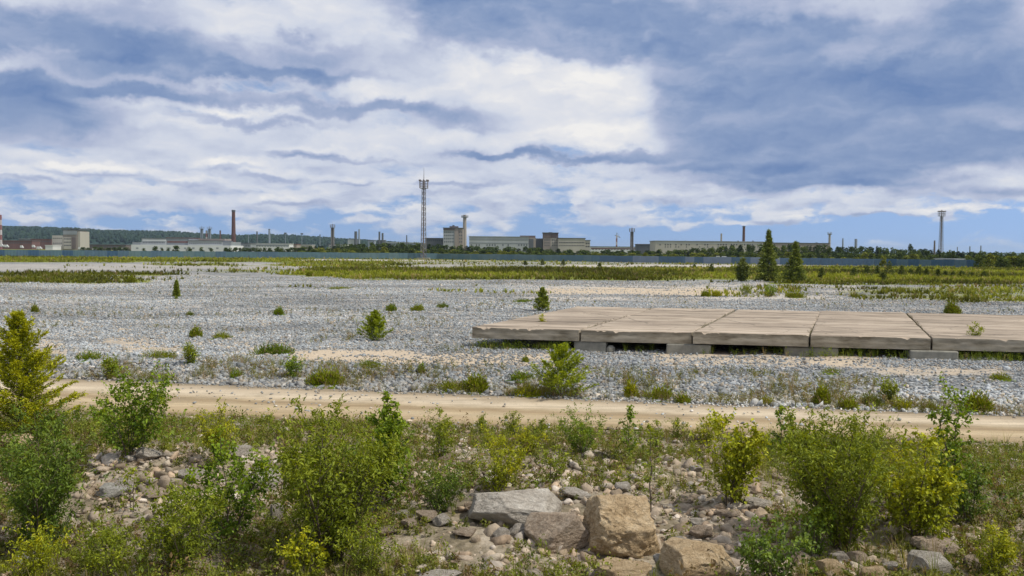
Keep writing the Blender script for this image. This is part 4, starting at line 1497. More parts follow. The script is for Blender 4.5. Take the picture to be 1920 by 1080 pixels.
shed('oil_works', 707, 721, 450, 1400, M_DGREY, M_DGREY, 'dark block carrying the two short black stacks', group='far oil works')
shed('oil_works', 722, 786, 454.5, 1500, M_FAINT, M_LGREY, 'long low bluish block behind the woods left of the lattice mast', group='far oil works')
shed('red_shed', 4, 60, 450.5, 1050, M_RED, M_BROWN, 'long dark red shed below the hill at the far left', win=12)
shed('red_shed', 58, 97, 448, 1100, M_RED, M_RED, 'higher dark red shed left of the tan tower building', win=8)
shed('red_shed', 36, 58, 447.5, 1150, M_DGREY, M_GREY, 'grey roof hall behind the dark red sheds')
shed('low_shed', 85, 99, 459.5, 980, M_WHITE, M_WHITE, 'small white kiosk at the foot of the tan tower building')
shed('low_shed', 152, 236, 458, 1050, M_BROWN, M_DGREY, 'row of dark low garages between the tan tower and the white factory', win=16)
shed('low_shed', 1283, 1293, 483, 480, M_WHITE, M_WHITE, 'small white hut in the woods behind the grey fence')
shed('low_shed', 1793, 1808, 485, 360, M_WHITE, M_LGREY, 'small white roofed hut in the woods below the right mast')
for px, w, py, lab in ((2, 7, 459.5, 'white van shape at the left frame edge'), (11, 8, 460.5, 'pale lorry parked by the red shed'), (40, 5, 462, 'pale car in front of the long red shed'), (62, 5, 461, 'white car right of the long red shed'),
                       (73, 9, 464, 'pale truck left of the white kiosk'), (149, 5, 465, 'white van at the right foot of the tan tower'), (176, 6, 467, 'pale car by the dark garages'), (227, 8, 467, 'white vehicle near the left end of the white factory'),
                       (1360, 10, 485, 'white van parked in the woods behind the grey fence'), (1348, 8, 484.5, 'pale car left of the white van in the woods')):
    D = 900 if px < 1000 else 440
    p = at(px, py, D)
    k = D / F_PX
    o = tag(empty('parked_vehicle', (p.x, D, p.z - 1.6 if px > 1000 else 0)), lab, 'vehicle', 'vehicles parked by the works')
    L, zb = w * k, (CAM_H + (hor(px) - py) * k if px < 1000 else 0.3)
    zb = max(0.3, zb - 1.5)
    mb = MB()
    mb.add([(-L / 2, 0, zb), (L / 2, 0, zb), (L / 2, 0, zb + 1.3), (L * 0.28, 0, zb + 1.5), (L * 0.18, 0, zb + 2.4), (-L / 2, 0, zb + 2.4),
            (-L / 2, 2, zb), (L / 2, 2, zb), (L / 2, 2, zb + 1.3), (L * 0.28, 2, zb + 1.5), (L * 0.18, 2, zb + 2.4), (-L / 2, 2, zb + 2.4)],
           [(0, 1, 2, 3, 4, 5), (11, 10, 9, 8, 7, 6), (0, 6, 7, 1), (1, 7, 8, 2), (2, 8, 9, 3), (3, 9, 10, 4), (4, 10, 11, 5), (5, 11, 6, 0)])
    mb.build('body', M_WHITE, o)
    for s in (-0.3, 0.3):
        MB().tube([(L * s, -0.05, zb), (L * s, 0.3, zb)], [0.45, 0.45], 10).build('wheel', M_DGREY, o)

# ================================================================== plants
LEAF_MAT = attr_mat('leaf', 0.6, 0.12, 3.0, trans=0.29, spec=0.3)
NEEDLE_MAT = attr_mat('needles', 0.7, 0.15, 2.0, trans=0.12, spec=0.2)
GRASS_MAT = attr_mat('grass blades', 0.75, 0.12, 1.5, trans=0.25, spec=0.2)
FARTREE_MAT = attr_mat('far leaves', 0.85, 0.15, 0.5, trans=0.12, spec=0.1)
BARK = flat_mat('bark', (0.12, 0.095, 0.07), 0.3, 6.0, 0.9)

LEAF_V = np.array([(0, 0, 0), (0.5, 0.45, 0.10), (0, 1, -0.12), (-0.5, 0.45, 0.10)], float)
LEAF_T = np.array([(0, 1, 2), (0, 2, 3)])


def frames(axis, up, rng, wob=0.6):
    y = axis / np.maximum(np.linalg.norm(axis, axis=1), 1e-6)[:, None]
    z = up + rng.normal(0, wob, y.shape)
    x = np.cross(y, z)
    x /= np.maximum(np.linalg.norm(x, axis=1), 1e-6)[:, None]
    z = np.cross(x, y)
    return np.stack([x, y, z], -1)


def leaves(P, A, L, ratio, cols, rng, wob=0.6):
    n = len(P)
    M = frames(A, np.array([0, 0, 1.0])[None], rng, wob)
    S = np.stack([L * ratio, L, L], 1)
    return batch([(LEAF_V, LEAF_T)], np.zeros(n, int), P, S, M, cols)


ENV = {
    'cone': lambda t: (1 - t) ** 0.85 * 0.95 + 0.05,
    'round': lambda t: np.sin(np.pi * np.clip(0.22 + 0.74 * t, 0, 1)) ** 0.75,
    'column': lambda t: np.clip(1.15 - t, 0, 1) ** 0.5 * 0.85 + 0.1,
    'spire': lambda t: np.where(t < 0.12, 0.75 + 2.1 * t, np.clip(1.03 - t, 0, 1) ** 1.55 * 1.24) + 0.02,
    'fan': lambda t: 0.55 + 0.45 * t,
}


def woody(seed, H, W, stems=3, br=16, twigs=5, per=7, leaf=0.05, ratio=0.62, col=(0.08, 0.14, 0.02), tip=(0.16, 0.21, 0.03), env='round', low=0.08, rise=0.55,
          spread=0.35, var=0.3, droop=0.0, radius=0.012, wob=0.6, top=0.12):
    rng = np.random.default_rng(seed)
    mb = MB()
    P, A, C = [], [], []
    base = np.array([0, 0, 0.0])
    for s in range(stems):
        main = s == 0
        az = rng.uniform(0, 6.28)
        lean = 0.06 if main else rng.uniform(0.3, 1.0) * spread
        h = H * (1.0 if main else rng.uniform(0.55, 0.93))
        b0 = base + (0 if main else 1) * np.array([math.cos(az), math.sin(az), 0]) * W * 0.07
        ts = np.linspace(0, 1, 7)
        wig = rng.normal(0, 0.018 * H, (7, 2)) * ts[:, None]
        pts = np.stack([b0[0] + math.cos(az) * lean * W * (ts ** 1.3) + wig[:, 0], b0[1] + math.sin(az) * lean * W * (ts ** 1.3) + wig[:, 1], h * ts], 1)
        pts[0, 2] = -0.06
        mb.tube([tuple(p) for p in pts], [radius * H * (1 - 0.85 * t) for t in ts], 5, False)
        nb = int(br * (1.0 if main else 0.75))
        ga = rng.uniform(0, 6.28)
        for k in range(nb):
            t = low + (1 - low) * ((k + rng.uniform(-0.4, 0.4)) / nb)
            t = min(max(t, low), 0.985)
            ga += 2.4 + rng.normal(0, 0.3)
            o = np.array([np.interp(t, ts, pts[:, i]) for i in range(3)])
            L = W * 0.55 * float(ENV[env](t)) * rng.uniform(0.6, 1.15) * (1.0 if main else 0.72)
            e = rise + rng.normal(0, 0.14)
            d = np.array([math.cos(ga) * math.cos(e), math.sin(ga) * math.cos(e), math.sin(e)])
            q = np.linspace(0, 1, 4)[:, None]
            bp = o + d * L * q + np.array([0, 0, 1.0]) * (0.22 * (1 - droop) - 0.35 * droop) * L * q ** 2
            mb.tube([tuple(p) for p in bp], [radius * H * 0.38 * (1 - t * 0.6) * (1 - 0.75 * i / 3) + 0.0008 for i in range(4)], 3, False)
            for j in range(twigs):
                s0 = rng.uniform(0.15, 1.0)
                b = o + d * L * s0 + np.array([0, 0, 1.0]) * (0.22 * (1 - droop) - 0.35 * droop) * L * s0 ** 2
                td = d * 0.55 + rng.normal(0, 0.55, 3) + np.array([0, 0, 0.25])
                td /= np.linalg.norm(td)
                tl = L * rng.uniform(0.18, 0.42) + leaf * 0.6
                m = max(2, int(per * rng.uniform(0.7, 1.3)))
                u = rng.random((m, 1))
                p = b + td * tl * u + rng.normal(0, leaf * 0.35, (m, 3))
                a = td[None] * 0.5 + rng.normal(0, 0.6, (m, 3)) + np.array([0, 0, -0.25 if droop <= 0 else -0.5])
                P.append(p)
                A.append(a)
                young = np.clip(u * 0.6 + t * 0.35 - 0.25 + rng.normal(0, 0.12, (m, 1)), 0, 1)
                cc = np.array(col)[None] * (1 - young) + np.array(tip)[None] * young
                C.append(cc * rng.uniform(1 - var, 1 + var, (m, 1)))
        # leading shoot
        m = int(per * 3 * top / 0.12)
        u = rng.uniform(1 - top, 1.0, m)
        p = np.stack([np.interp(u, ts, pts[:, i]) for i in range(3)], 1) + rng.normal(0, leaf * 0.5, (m, 3))
        P.append(p)
        A.append(rng.normal(0, 0.7, (m, 3)) + np.array([0, 0, 0.4]))
        C.append(np.array(tip)[None] * rng.uniform(1 - var, 1 + var, (m, 1)))
    P, A, C = np.concatenate(P), np.concatenate(A), np.concatenate(C)
    P[:, 2] = np.maximum(P[:, 2], 0.02)
    L = leaf * rng.uniform(0.65, 1.25, len(P))
    return mb, leaves(P, A, L, ratio, C, rng, wob)


def conifer(seed, H, W, whorls=16, per=8, needle=0.10, col=(0.035, 0.065, 0.025), tip=(0.09, 0.13, 0.03), rise=0.25, droop=0.25, dens=16, ratio=0.22, low=0.03, env='cone', irregular=0.2, spr=0.16):
    rng = np.random.default_rng(seed)
    mb = MB()
    mb.tube([(0, 0, -0.1), (0, 0, H * 0.5), (0, 0, H)], [0.017 * H, 0.010 * H, 0.002 * H], 6, False)
    P, A, C = [], [], []
    for k in range(whorls):
        t = low + (1 - low) * (k / whorls) ** 0.9
        ga = rng.uniform(0, 6.28)
        nn = max(3, int(per * (1 - 0.45 * t)))
        for j in range(nn):
            az = ga + 6.28 * j / nn + rng.normal(0, 0.25)
            L = W * 0.5 * float(ENV[env](t)) * rng.uniform(1 - irregular * 1.6, 1 + irregular)
            e = rise + 0.5 * t + rng.normal(0, 0.12)
            d = np.array([math.cos(az) * math.cos(e), math.sin(az) * math.cos(e), math.sin(e)])
            o = np.array([0, 0, H * t])
            f = lambda s: o + d * L * s + np.array([0, 0, -droop * L * s ** 1.6 * (1 - t)])
            mb.tube([tuple(f(0)), tuple(f(0.5)), tuple(f(1.0))], [0.004 * H * (1 - t * 0.7), 0.0025 * H, 0.0008 * H], 3, False)
            m = max(4, int(dens * (0.35 + L / (W * 0.5))))
            s = np.sqrt(rng.random(m))
            side = np.array([-math.sin(az), math.cos(az), 0.0])
            p = np.stack([f(x) for x in s]) + side * (rng.normal(0, spr, (m, 1)) * L * (1.15 - s)[:, None]) + rng.normal(0, needle * 0.25, (m, 3))
            a = d[None] * 0.8 + side[None] * rng.normal(0, 0.6, (m, 1)) + rng.normal(0, 0.35, (m, 3))
            P.append(p)
            A.append(a)
            y = np.clip(s[:, None] * 0.9 - 0.25 + rng.normal(0, 0.15, (m, 1)), 0, 1)
            C.append((np.array(col)[None] * (1 - y) + np.array(tip)[None] * y) * rng.uniform(0.7, 1.3, (m, 1)))
    m = 14
    u = rng.uniform(0.9, 1.0, m)
    P.append(np.stack([rng.normal(0, needle * 0.15, m), rng.normal(0, needle * 0.15, m), u * H], 1))
    A.append(rng.normal(0, 0.4, (m, 3)) + np.array([0, 0, 0.8]))
    C.append(np.array(tip)[None] * rng.uniform(0.7, 1.2, (m, 1)))
    P, A, C = np.concatenate(P), np.concatenate(A), np.concatenate(C)
    P[:, 2] = np.maximum(P[:, 2], 0.02)
    L = needle * rng.uniform(0.7, 1.3, len(P))
    return mb, leaves(P, A, L, ratio, C, rng, 0.8)


def plant(name, loc, build, label, cat, group, mat=LEAF_MAT, wood='stem', crown='foliage', rz=0.0):
    mb, (V, T, C) = build
    o = tag(empty(name, loc, rz), label, cat, group)
    if len(mb.v):
        mb.build(wood, BARK, o)
    link_mesh(crown, np_mesh(crown, V, T, C), mat, o)
    return o


def dims(px, ytop, ybase, wpx):
    b = gp(px, ybase)
    k = b.y / F_PX
    return b, (ybase - ytop) * k, wpx * k


GREEN = dict(col=(0.10, 0.175, 0.008), tip=(0.27, 0.34, 0.014))
YELLOW = dict(col=(0.21, 0.25, 0.006), tip=(0.47, 0.46, 0.012))
OLIVE = dict(col=(0.14, 0.185, 0.010), tip=(0.29, 0.325, 0.014))
DARKG = dict(col=(0.075, 0.13, 0.014), tip=(0.20, 0.27, 0.022))

LARCH = dict(col=(0.17, 0.235, 0.010), tip=(0.36, 0.41, 0.016))
FG = 'young trees and bushes in the foreground'
# (px, ytop, ybase, width px, kind, palette, extra, label)
SHRUBS = [
    (38, 588, 822, 165, 'larch', YELLOW, {}, 'yellow green young larch at the left edge reaching above the road'),
    (248, 712, 858, 165, 'birch', GREEN, dict(stems=5, br=16), 'bushy bright green birch left of centre standing against the road'),
    (75, 800, 1035, 240, 'willow', DARKG, dict(stems=6, br=18), 'wide dark green bush in the lower left corner'),
    (425, 838, 1020, 190, 'birch', GREEN, dict(stems=4, br=14), 'dark leafy birch in front of the rock heap'),
    (620, 778, 1052, 250, 'willow', OLIVE, dict(stems=8, br=20), 'largest olive green bush left of the boulders'),
    (712, 742, 952, 175, 'birch', GREEN, dict(stems=4, br=17, env='cone'), 'green birch sapling with thin leading shoots right of the largest olive bush'),
    (822, 768, 865, 66, 'willow', OLIVE, dict(stems=5), 'upright feathery bush between the birch sapling and the road'),
    (926, 828, 922, 118, 'willow', YELLOW, dict(stems=6), 'rounded yellow green bush behind the grey slab rock'),
    (1031, 838, 910, 74, 'birch', OLIVE, dict(stems=3), 'small loose bush right of the rounded yellow green bush'),
    (1180, 762, 862, 64, 'birch', GREEN, dict(stems=1, br=20, env='cone'), 'slender cone shaped birch sapling by the road right of centre'),
    (1088, 792, 848, 104, 'willow', GREEN, dict(stems=7, env='fan'), 'low spreading bright green bush left of the cone shaped birch'),
    (1220, 792, 965, 52, 'birch', OLIVE, dict(stems=1, br=14, per=5, env='column'), 'thin sparse sapling rising behind the largest tan boulder'),
    (1362, 782, 948, 140, 'birch', YELLOW, dict(stems=5, br=18), 'bright yellow green bush left of the big right bush'),
    (1464, 758, 862, 62, 'birch', GREEN, dict(stems=2, br=15, env='cone'), 'small birch sapling against the road above the big right bush'),
    (1585, 800, 1030, 235, 'willow', OLIVE, dict(stems=9, br=22), 'biggest broad bush on the right above the row of stones'),
    (1722, 815, 1012, 150, 'birch', YELLOW, dict(stems=5, br=18), 'yellow lit bush merging into the right side of the biggest broad bush'),
    (1782, 724, 985, 110, 'birch', GREEN, dict(stems=2, br=20, env='column', per=6), 'tallest slim birch at the right with leaves against the road'),
    (1822, 868, 985, 110, 'birch', DARKG, dict(stems=4, br=14, droop=0.3), 'dark drooping bush at the right foot of the tallest slim birch'),
    (1452, 992, 1095, 165, 'birch', DARKG, dict(stems=7, br=14, env='round'), 'dark low bush cut by the bottom edge right of the boulders'),
    (1858, 985, 1090, 95, 'willow', YELLOW, dict(stems=6), 'yellow green bush in the bottom right corner'),
    (408, 764, 868, 78, 'willow', YELLOW, dict(stems=5), 'small yellowish bush behind the right side of the rock heap'),
    (572, 1002, 1088, 105, 'birch', YELLOW, dict(stems=6), 'light green leafy bush at the bottom edge under the largest olive bush'),
    (335, 925, 1075, 180, 'willow', OLIVE, dict(stems=8), 'bushy olive growth at the bottom left between two darker bushes'),
    (820, 885, 962, 128, 'willow', DARKG, dict(stems=7, env='fan'), 'low dark bush left of the grey slab rock'),
    (105, 772, 818, 62, 'willow', DARKG, dict(stems=4), 'small dark bush right of the yellow green larch'),
    (148, 762, 800, 26, 'birch', DARKG, dict(stems=2), 'tiny dark sapling at the road edge left of the bushy birch'),
    (962, 774, 818, 36, 'willow', OLIVE, dict(stems=4), 'small spiky bush at the near road edge in the middle'),
    (905, 782, 812, 26, 'willow', OLIVE, dict(stems=4), 'tiny tuft like bush at the road edge left of the small spiky bush'),
    (1016, 788, 816, 26, 'willow', OLIVE, dict(stems=3), 'tiny bush at the road edge right of the small spiky bush'),
    (1270, 788, 824, 34, 'willow', OLIVE, dict(stems=4), 'small upright bush at the road edge right of the cone shaped birch'),
    (1232, 792, 848, 36, 'willow', OLIVE, dict(stems=3), 'narrow bush just right of the cone shaped birch'),
    (988, 804, 852, 64, 'willow', YELLOW, dict(stems=6, env='fan'), 'low yellow green bush below the small spiky bush'),
    (1330, 792, 832, 56, 'willow', YELLOW, dict(stems=6), 'low yellow green bush at the road behind the bright right bush'),
    (1516, 790, 852, 52, 'birch', OLIVE, dict(stems=2, per=4), 'sparse sapling right of the small birch by the road'),
    (1568, 800, 846, 46, 'willow', OLIVE, dict(stems=4, per=4), 'thin weedy bush at the road behind the biggest broad bush'),
    (1640, 812, 858, 110, 'willow', OLIVE, dict(stems=8, env='fan', per=5), 'low brownish green thicket at the road behind the biggest broad bush'),
    (1530, 930, 1040, 90, 'willow', GREEN, dict(stems=5), 'green bush at the left foot of the biggest broad bush'),
    (195, 1000, 1092, 150, 'willow', OLIVE, dict(stems=8), 'bushy olive growth along the bottom edge right of the lichen boulder'),
    (1690, 850, 985, 120, 'willow', YELLOW, dict(stems=6), 'yellow green bush between the biggest broad bush and the yellow lit one'),
    (60, 1010, 1100, 130, 'willow', YELLOW, dict(stems=6, env='fan'), 'low bright weedy bush in the very bottom left corner'),
    (692, 985, 1085, 110, 'willow', OLIVE, dict(stems=7, env='fan', per=6), 'low weedy bush at the bottom edge right of the largest olive bush'),
    (250, 880, 960, 60, 'birch', OLIVE, dict(stems=2, per=5), 'thin sapling standing in front of the rock heap'),
]


def make_shrub(i, spec):
    px, yt, yb, w, kind, pal, ex, label = spec
    b, H, W = dims(px, yt, yb, w)
    nm = 'bush'
    cat = 'bush'
    if kind == 'larch':
        build = conifer(100 + i, H, W * 1.42, 26, 9, 0.08, pal['col'], pal['tip'], 0.42, 0.0, 105, 0.36, 0.03, 'cone', 0.30, 0.14)
        nm, cat = 'young_larch', 'tree'
        return plant(nm, b, build, label, cat, FG, LEAF_MAT, 'trunk', 'crown')
    size = H * W
    W *= 1.04
    st = ex.get('stems', 3)
    if kind == 'birch':
        kw = dict(stems=st, br=ex.get('br', 14), twigs=7, per=ex.get('per', 8), leaf=0.059, ratio=0.72, rise=0.6, spread=0.38, env=ex.get('env', 'round'), droop=ex.get('droop', 0.05))
        nm, cat = ('birch_sapling', 'sapling') if ('sapling' in label or 'birch' in label) else ('bush', 'bush')
    else:
        kw = dict(stems=st, br=ex.get('br', 14), twigs=7, per=ex.get('per', 9), leaf=0.066, ratio=0.36, rise=0.8, spread=0.50, env=ex.get('env', 'round'), low=0.03)
    # keep the foliage density steady for small plants
    f = min(1.35, max(0.30, (size / 1.6) ** 0.5))
    kw['br'] = max(7, int(kw['br'] * (0.55 + 0.45 * f)))
    kw['twigs'] = max(3, int(kw['twigs'] * f))
    kw['leaf'] *= (0.75 + 0.25 * min(1.0, f)) * (0.85 + 0.3 * min(1, H / 2))
    build = woody(200 + i, H, W, col=pal['col'], tip=pal['tip'], **kw)
    return plant(nm, b, build, label, cat, FG)


for i, s in enumerate(SHRUBS):
    make_shrub(i, s)

# ------------------------------------------------------------------ plants on the stone field
FIELD = [  # px, ytop, ybase, w, kind, palette, label
    (1052, 634, 732, 96, 'larch', LARCH, 'young larch standing at the far road edge in front of the platform'),
    (703, 584, 640, 46, 'larch', LARCH, 'small young larch alone on the grey stones left of the platform'),
    (1017, 540, 584, 31, 'spruce', OLIVE, 'little spruce on the stones at the back left of the platform'),
    (331, 526, 556, 10, 'spruce', OLIVE, 'tiny thin spruce far out on the stones at the left'),
    (1828, 605, 668, 30, 'bush', OLIVE, 'thin plant growing in front of the right end slab'),
    (1015, 590, 640, 14, 'bush', YELLOW, 'thin yellow plant growing up in front of the leftmost slab'),
    (1183, 715, 745, 26, 'tuft', YELLOW, 'narrow yellow green tuft on the road bank right of the far side larch'),
    (527, 577, 591, 24, 'tuft', GREEN, 'small round green tuft alone on the upper left stones'),
    (733, 570, 584, 24, 'tuft', GREEN, 'green tuft above the small young larch'),
    (784, 569, 582, 28, 'tuft', OLIVE, 'green tuft in the middle of three above the small larch'),
    (828, 568, 577, 30, 'tuft', DARKG, 'flat dark tuft farthest right of three above the small larch'),
    (368, 613, 632, 28, 'tuft', OLIVE, 'pale green feathery tuft on the stones above the left road bank'),
    (415, 623, 635, 42, 'tuft', OLIVE, 'flat wide tuft just right of the feathery tuft'),
    (357, 650, 684, 36, 'bush', OLIVE, 'upright green bush on the stones behind the bushy birch'),
    (208, 665, 702, 48, 'bush', OLIVE, 'dark weedy bush on the road bank behind the left birch'),
    (165, 660, 677, 50, 'tuft', GREEN, 'low green tuft right of the yellow green larch'),
    (298, 657, 671, 80, 'tuft', OLIVE, 'long flat grass patch left of the upright green bush'),
    (443, 678, 693, 27, 'tuft', GREEN, 'small green tuft right of the upright green bush'),
    (515, 646, 667, 76, 'tuft', DARKG, 'long dark tuft beside the orange sand strip'),
    (550, 660, 698, 40, 'bush', GREEN, 'bush below the long dark tuft on the left stones'),
    (610, 692, 723, 76, 'tuft', OLIVE, 'wide olive clump on the far road bank left of centre'),
    (690, 680, 695, 52, 'tuft', GREEN, 'flat green clump right above the wide olive clump'),
    (65, 570, 586, 15, 'tuft', OLIVE, 'tiny tuft above the yellow green larch at the left'),
    (357, 583, 592, 16, 'tuft', DARKG, 'tiny flat dark tuft on the upper left stones'),
    (890, 700, 733, 56, 'tuft', OLIVE, 'olive clump on the far road bank left of the larch'),
    (838, 695, 715, 62, 'tuft', OLIVE, 'brownish flat clump left of the olive clump on the road bank'),
    (790, 682, 702, 14, 'tuft', GREEN, 'narrow green tuft left of the brownish flat clump'),
    (975, 690, 708, 54, 'tuft', GREEN, 'green clump just left of the road side larch'),
    (1000, 722, 742, 84, 'tuft', YELLOW, 'long yellow green strip of grass below left of the road side larch'),
    (985, 667, 679, 16, 'tuft', OLIVE, 'small tuft on the stones up left of the road side larch'),
    (1237, 725, 750, 58, 'tuft', OLIVE, 'brown green clump on the road bank right of the road side larch'),
    (1280, 715, 735, 36, 'tuft', OLIVE, 'smaller clump up right of the brown green clump'),
    (1540, 720, 758, 32, 'tuft', OLIVE, 'upright clump on the road bank below the platform middle'),
    (1665, 700, 742, 44, 'bush', OLIVE, 'tall weedy clump on the stones below the right part of the platform'),
    (1632, 738, 762, 44, 'tuft', DARKG, 'dark clump left below the tall weedy clump'),
    (1690, 748, 768, 40, 'tuft', YELLOW, 'yellow green clump below the tall weedy clump'),
    (1436, 738, 754, 34, 'tuft', YELLOW, 'yellow green tuft on the road bank right of the middle'),
    (1590, 745, 768, 44, 'tuft', OLIVE, 'olive tuft between the two clumps on the right road bank'),
    (1745, 752, 768, 34, 'tuft', OLIVE, 'tuft on the road bank left of the tall slim birch'),
    (1835, 735, 770, 60, 'tuft', OLIVE, 'wide tuft on the road bank behind the tall slim birch'),
    (1560, 690, 700, 50, 'tuft', OLIVE, 'thin flat grass on the pale strip below the platform'),
    (1880, 698, 712, 44, 'tuft', OLIVE, 'flat grass tuft near the right frame edge below the end slab'),
    (1785, 566, 588, 32, 'tuft', OLIVE, 'bush at the far edge of the end slab'),
    (1397, 538, 556, 34, 'bush', OLIVE, 'rounded shrub on the pale strip in front of the taller spruce, left of two'),
    (1444, 538, 557, 32, 'bush', GREEN, 'rounded shrub on the pale strip below the taller spruce, right of two'),
    (1490, 548, 558, 40, 'tuft', OLIVE, 'low grass clump below the shorter spruce'),
    (1325, 545, 556, 22, 'tuft', OLIVE, 'tiny tuft left of the rounded shrubs'),
    (1345, 546, 556, 20, 'tuft', YELLOW, 'tiny yellow tuft left beside the rounded shrubs'),
    (640, 537, 542, 60, 'tuft', OLIVE, 'flat grass line far out on the stones left of centre'),
    (980, 560, 567, 46, 'tuft', GREEN, 'flat green patch left beside the little spruce'),
    (330, 555, 562, 10, 'tuft', GREEN, 'tiny green tuft under the thin spruce at the left'),
    (245, 518, 531, 20, 'tuft', OLIVE, 'dark bushy end of the left grass strip'),
    (580, 508, 518, 16, 'tuft', OLIVE, 'small round tuft left of the long grass band'),
]


def tuft_build(seed, H, W, pal, n=None):
    """a clump of grass and low leaves spread over an oval patch"""
    rng = np.random.default_rng(seed)
    n = n or int(min(2600, 260 + 1700 * W * max(H, 0.2)))
    r = np.sqrt(rng.random(n))
    a = rng.uniform(0, 6.28, n)
    k = rng.integers(3, 7)
    ca, cr = rng.uniform(0, 6.28, k), np.sqrt(rng.random(k)) * 0.5
    ch = rng.uniform(0.35, 1.0, k)
    ch[0], cr[0] = 1.0, 0.2
    w = rng.integers(0, k, n)
    rr = np.sqrt(rng.random(n)) * 0.62
    x = (np.cos(ca[w]) * cr[w] + np.cos(a) * rr) * W / 2
    y = (np.sin(ca[w]) * cr[w] + np.sin(a) * rr) * min(W / 2, 0.4 + 0.2 * W)
    z = rng.random(n) * H * (0.35 + 0.65 * ch[w]) * np.clip(1 - (rr / 0.72) ** 4, 0.1, 1) * rng.choice([0.55, 0.75, 1.0], n)
    r = rr
    P = np.stack([x, y, z], 1)
    A = np.stack([np.cos(a) * r * 0.6 + rng.normal(0, 0.3, n), np.sin(a) * r * 0.6 + rng.normal(0, 0.3, n), rng.uniform(0.3, 1.2, n)], 1)
    C = np.array(pal['col'])[None] + (np.array(pal['tip']) - np.array(pal['col']))[None] * rng.random((n, 1))
    straw = rng.random(n) < 0.12
    C[straw] = (0.25, 0.19, 0.09)
    C = C * rng.uniform(0.7, 1.3, (n, 1))
    L = np.clip(H * rng.uniform(0.12, 0.34, n), 0.045, 0.17)
    V, T, C = leaves(P, A, L, np.full(n, 0.22), C, rng, 0.8)
    # the matted base that holds the clump together
    q = 26
    an = np.linspace(0, 6.2832, q, endpoint=False)
    br = (0.42 + 0.16 * rng.random(q))
    B = np.stack([np.cos(an) * br * W, np.sin(an) * br * min(W, 0.8 + 0.4 * W), np.full(q, -0.02)], 1)
    top = B * np.array([0.55, 0.55, 0]) + np.array([0, 0, 0.10 * H]) + rng.normal(0, 0.02 * H, (q, 3))
    BV = np.concatenate([B, top, [[0, 0, 0.14 * H]]])
    BT = [(i, (i + 1) % q, q + (i + 1) % q) for i in range(q)] + [(i, q + (i + 1) % q, q + i) for i in range(q)] + [(q + i, q + (i + 1) % q, 2 * q) for i in range(q)]
    o = len(V)
    base = np.array(pal['col'])[None] * rng.uniform(0.6, 1.1, (len(BV), 1))
    return MB(), (np.concatenate([V, BV]), np.concatenate([T, np.array(BT) + o]), np.concatenate([C, base]))


for i, (px, yt, yb, w, kind, pal, label) in enumerate(FIELD):
    b, H, W = dims(px, yt, yb, w)
    g = 'plants scattered over the stone field'
    if kind == 'larch':
        plant('young_larch', b, conifer(400 + i, H, W * 1.4, 14, 8, 0.10, pal['col'], pal['tip'], 0.38, -0.12, 60, 0.36, 0.03, 'cone', 0.30, 0.13), label, 'tree', g, LEAF_MAT, 'trunk', 'crown')
    elif kind == 'spruce':
        plant('small_spruce', b, conifer(400 + i, H, W * 1.2, 13, 8, 0.14, (0.15, 0.20, 0.024), (0.32, 0.36, 0.04), 0.4, 0.0, 42, 0.35, 0.02, 'cone', 0.2), label, 'tree', g, NEEDLE_MAT, 'trunk', 'crown')
    elif kind == 'bush':
        plant('field_bush', b, woody(400 + i, H, W, 5, 10, 4, 6, 0.07 + 0.0006 * b.y, 0.4, pal['col'], pal['tip'], 'round', 0.05, 0.8, 0.4), label, 'bush', g)
    else:
        mb, (V, T, C) = tuft_build(400 + i, H * 1.15, W, pal)
        o = link_mesh('grass_tuft', np_mesh('grass_tuft', V, T, C), GRASS_MAT, None, b)
        tag(o, label, 'tuft', g)

# ------------------------------------------------------------------ conifers and bushes in the grass band
b, H, W = dims(1440, 432, 528, 46)
plant('spruce', b, conifer(601, H, W * 1.12, 26, 10, 0.34, (0.115, 0.16, 0.032), (0.25, 0.285, 0.055), 0.2, 0.25, 34, 0.36, 0.02, 'spire', 0.36, 0.13), 'taller dark spruce of the two standing together on the right', 'tree', 'two tall spruces', NEEDLE_MAT, 'trunk', 'crown')
b, H, W = dims(1490.5, 454, 530, 42)
plant('spruce', b, conifer(602, H, W * 1.1, 22, 10, 0.34, (0.115, 0.16, 0.032), (0.25, 0.285, 0.055), 0.2, 0.25, 36, 0.36, 0.02, 'spire', 0.3, 0.13), 'shorter dark spruce standing right of the taller one', 'tree', 'two tall spruces', NEEDLE_MAT, 'trunk', 'crown')
b, H, W = dims(1391, 486, 528, 30)
plant('bush', b, woody(603, H, W, 8, 14, 6, 6, 0.30, 0.5, (0.09, 0.125, 0.025), (0.17, 0.195, 0.035), 'column', 0.02, 0.9, 0.3), 'tall olive bush left of the taller spruce', 'bush', 'bushes in the grass band')
SMALL = [(1334, 497, 514, 12), (1601, 502, 519, 18), (1625, 497, 519, 18), (1645, 500, 518, 12), (1667, 489, 519, 18), (1690, 500, 519, 13), (1707, 503, 518, 12), (1722, 502, 519, 14), (1737, 505, 519, 13),
         (1759, 507, 520, 12), (1773, 509, 520, 12), (1787, 510, 520, 10), (1803, 508, 520, 13), (1821, 511, 521, 12), (1845, 508, 522, 14), (1302, 495, 506, 9), (1017, 487, 497, 8), (1056, 488, 498, 10), (1124, 494, 500, 6), (985, 490, 497, 6), (1655, 510, 526, 16), (1540, 500, 522, 14)]
rng = np.random.default_rng(77)
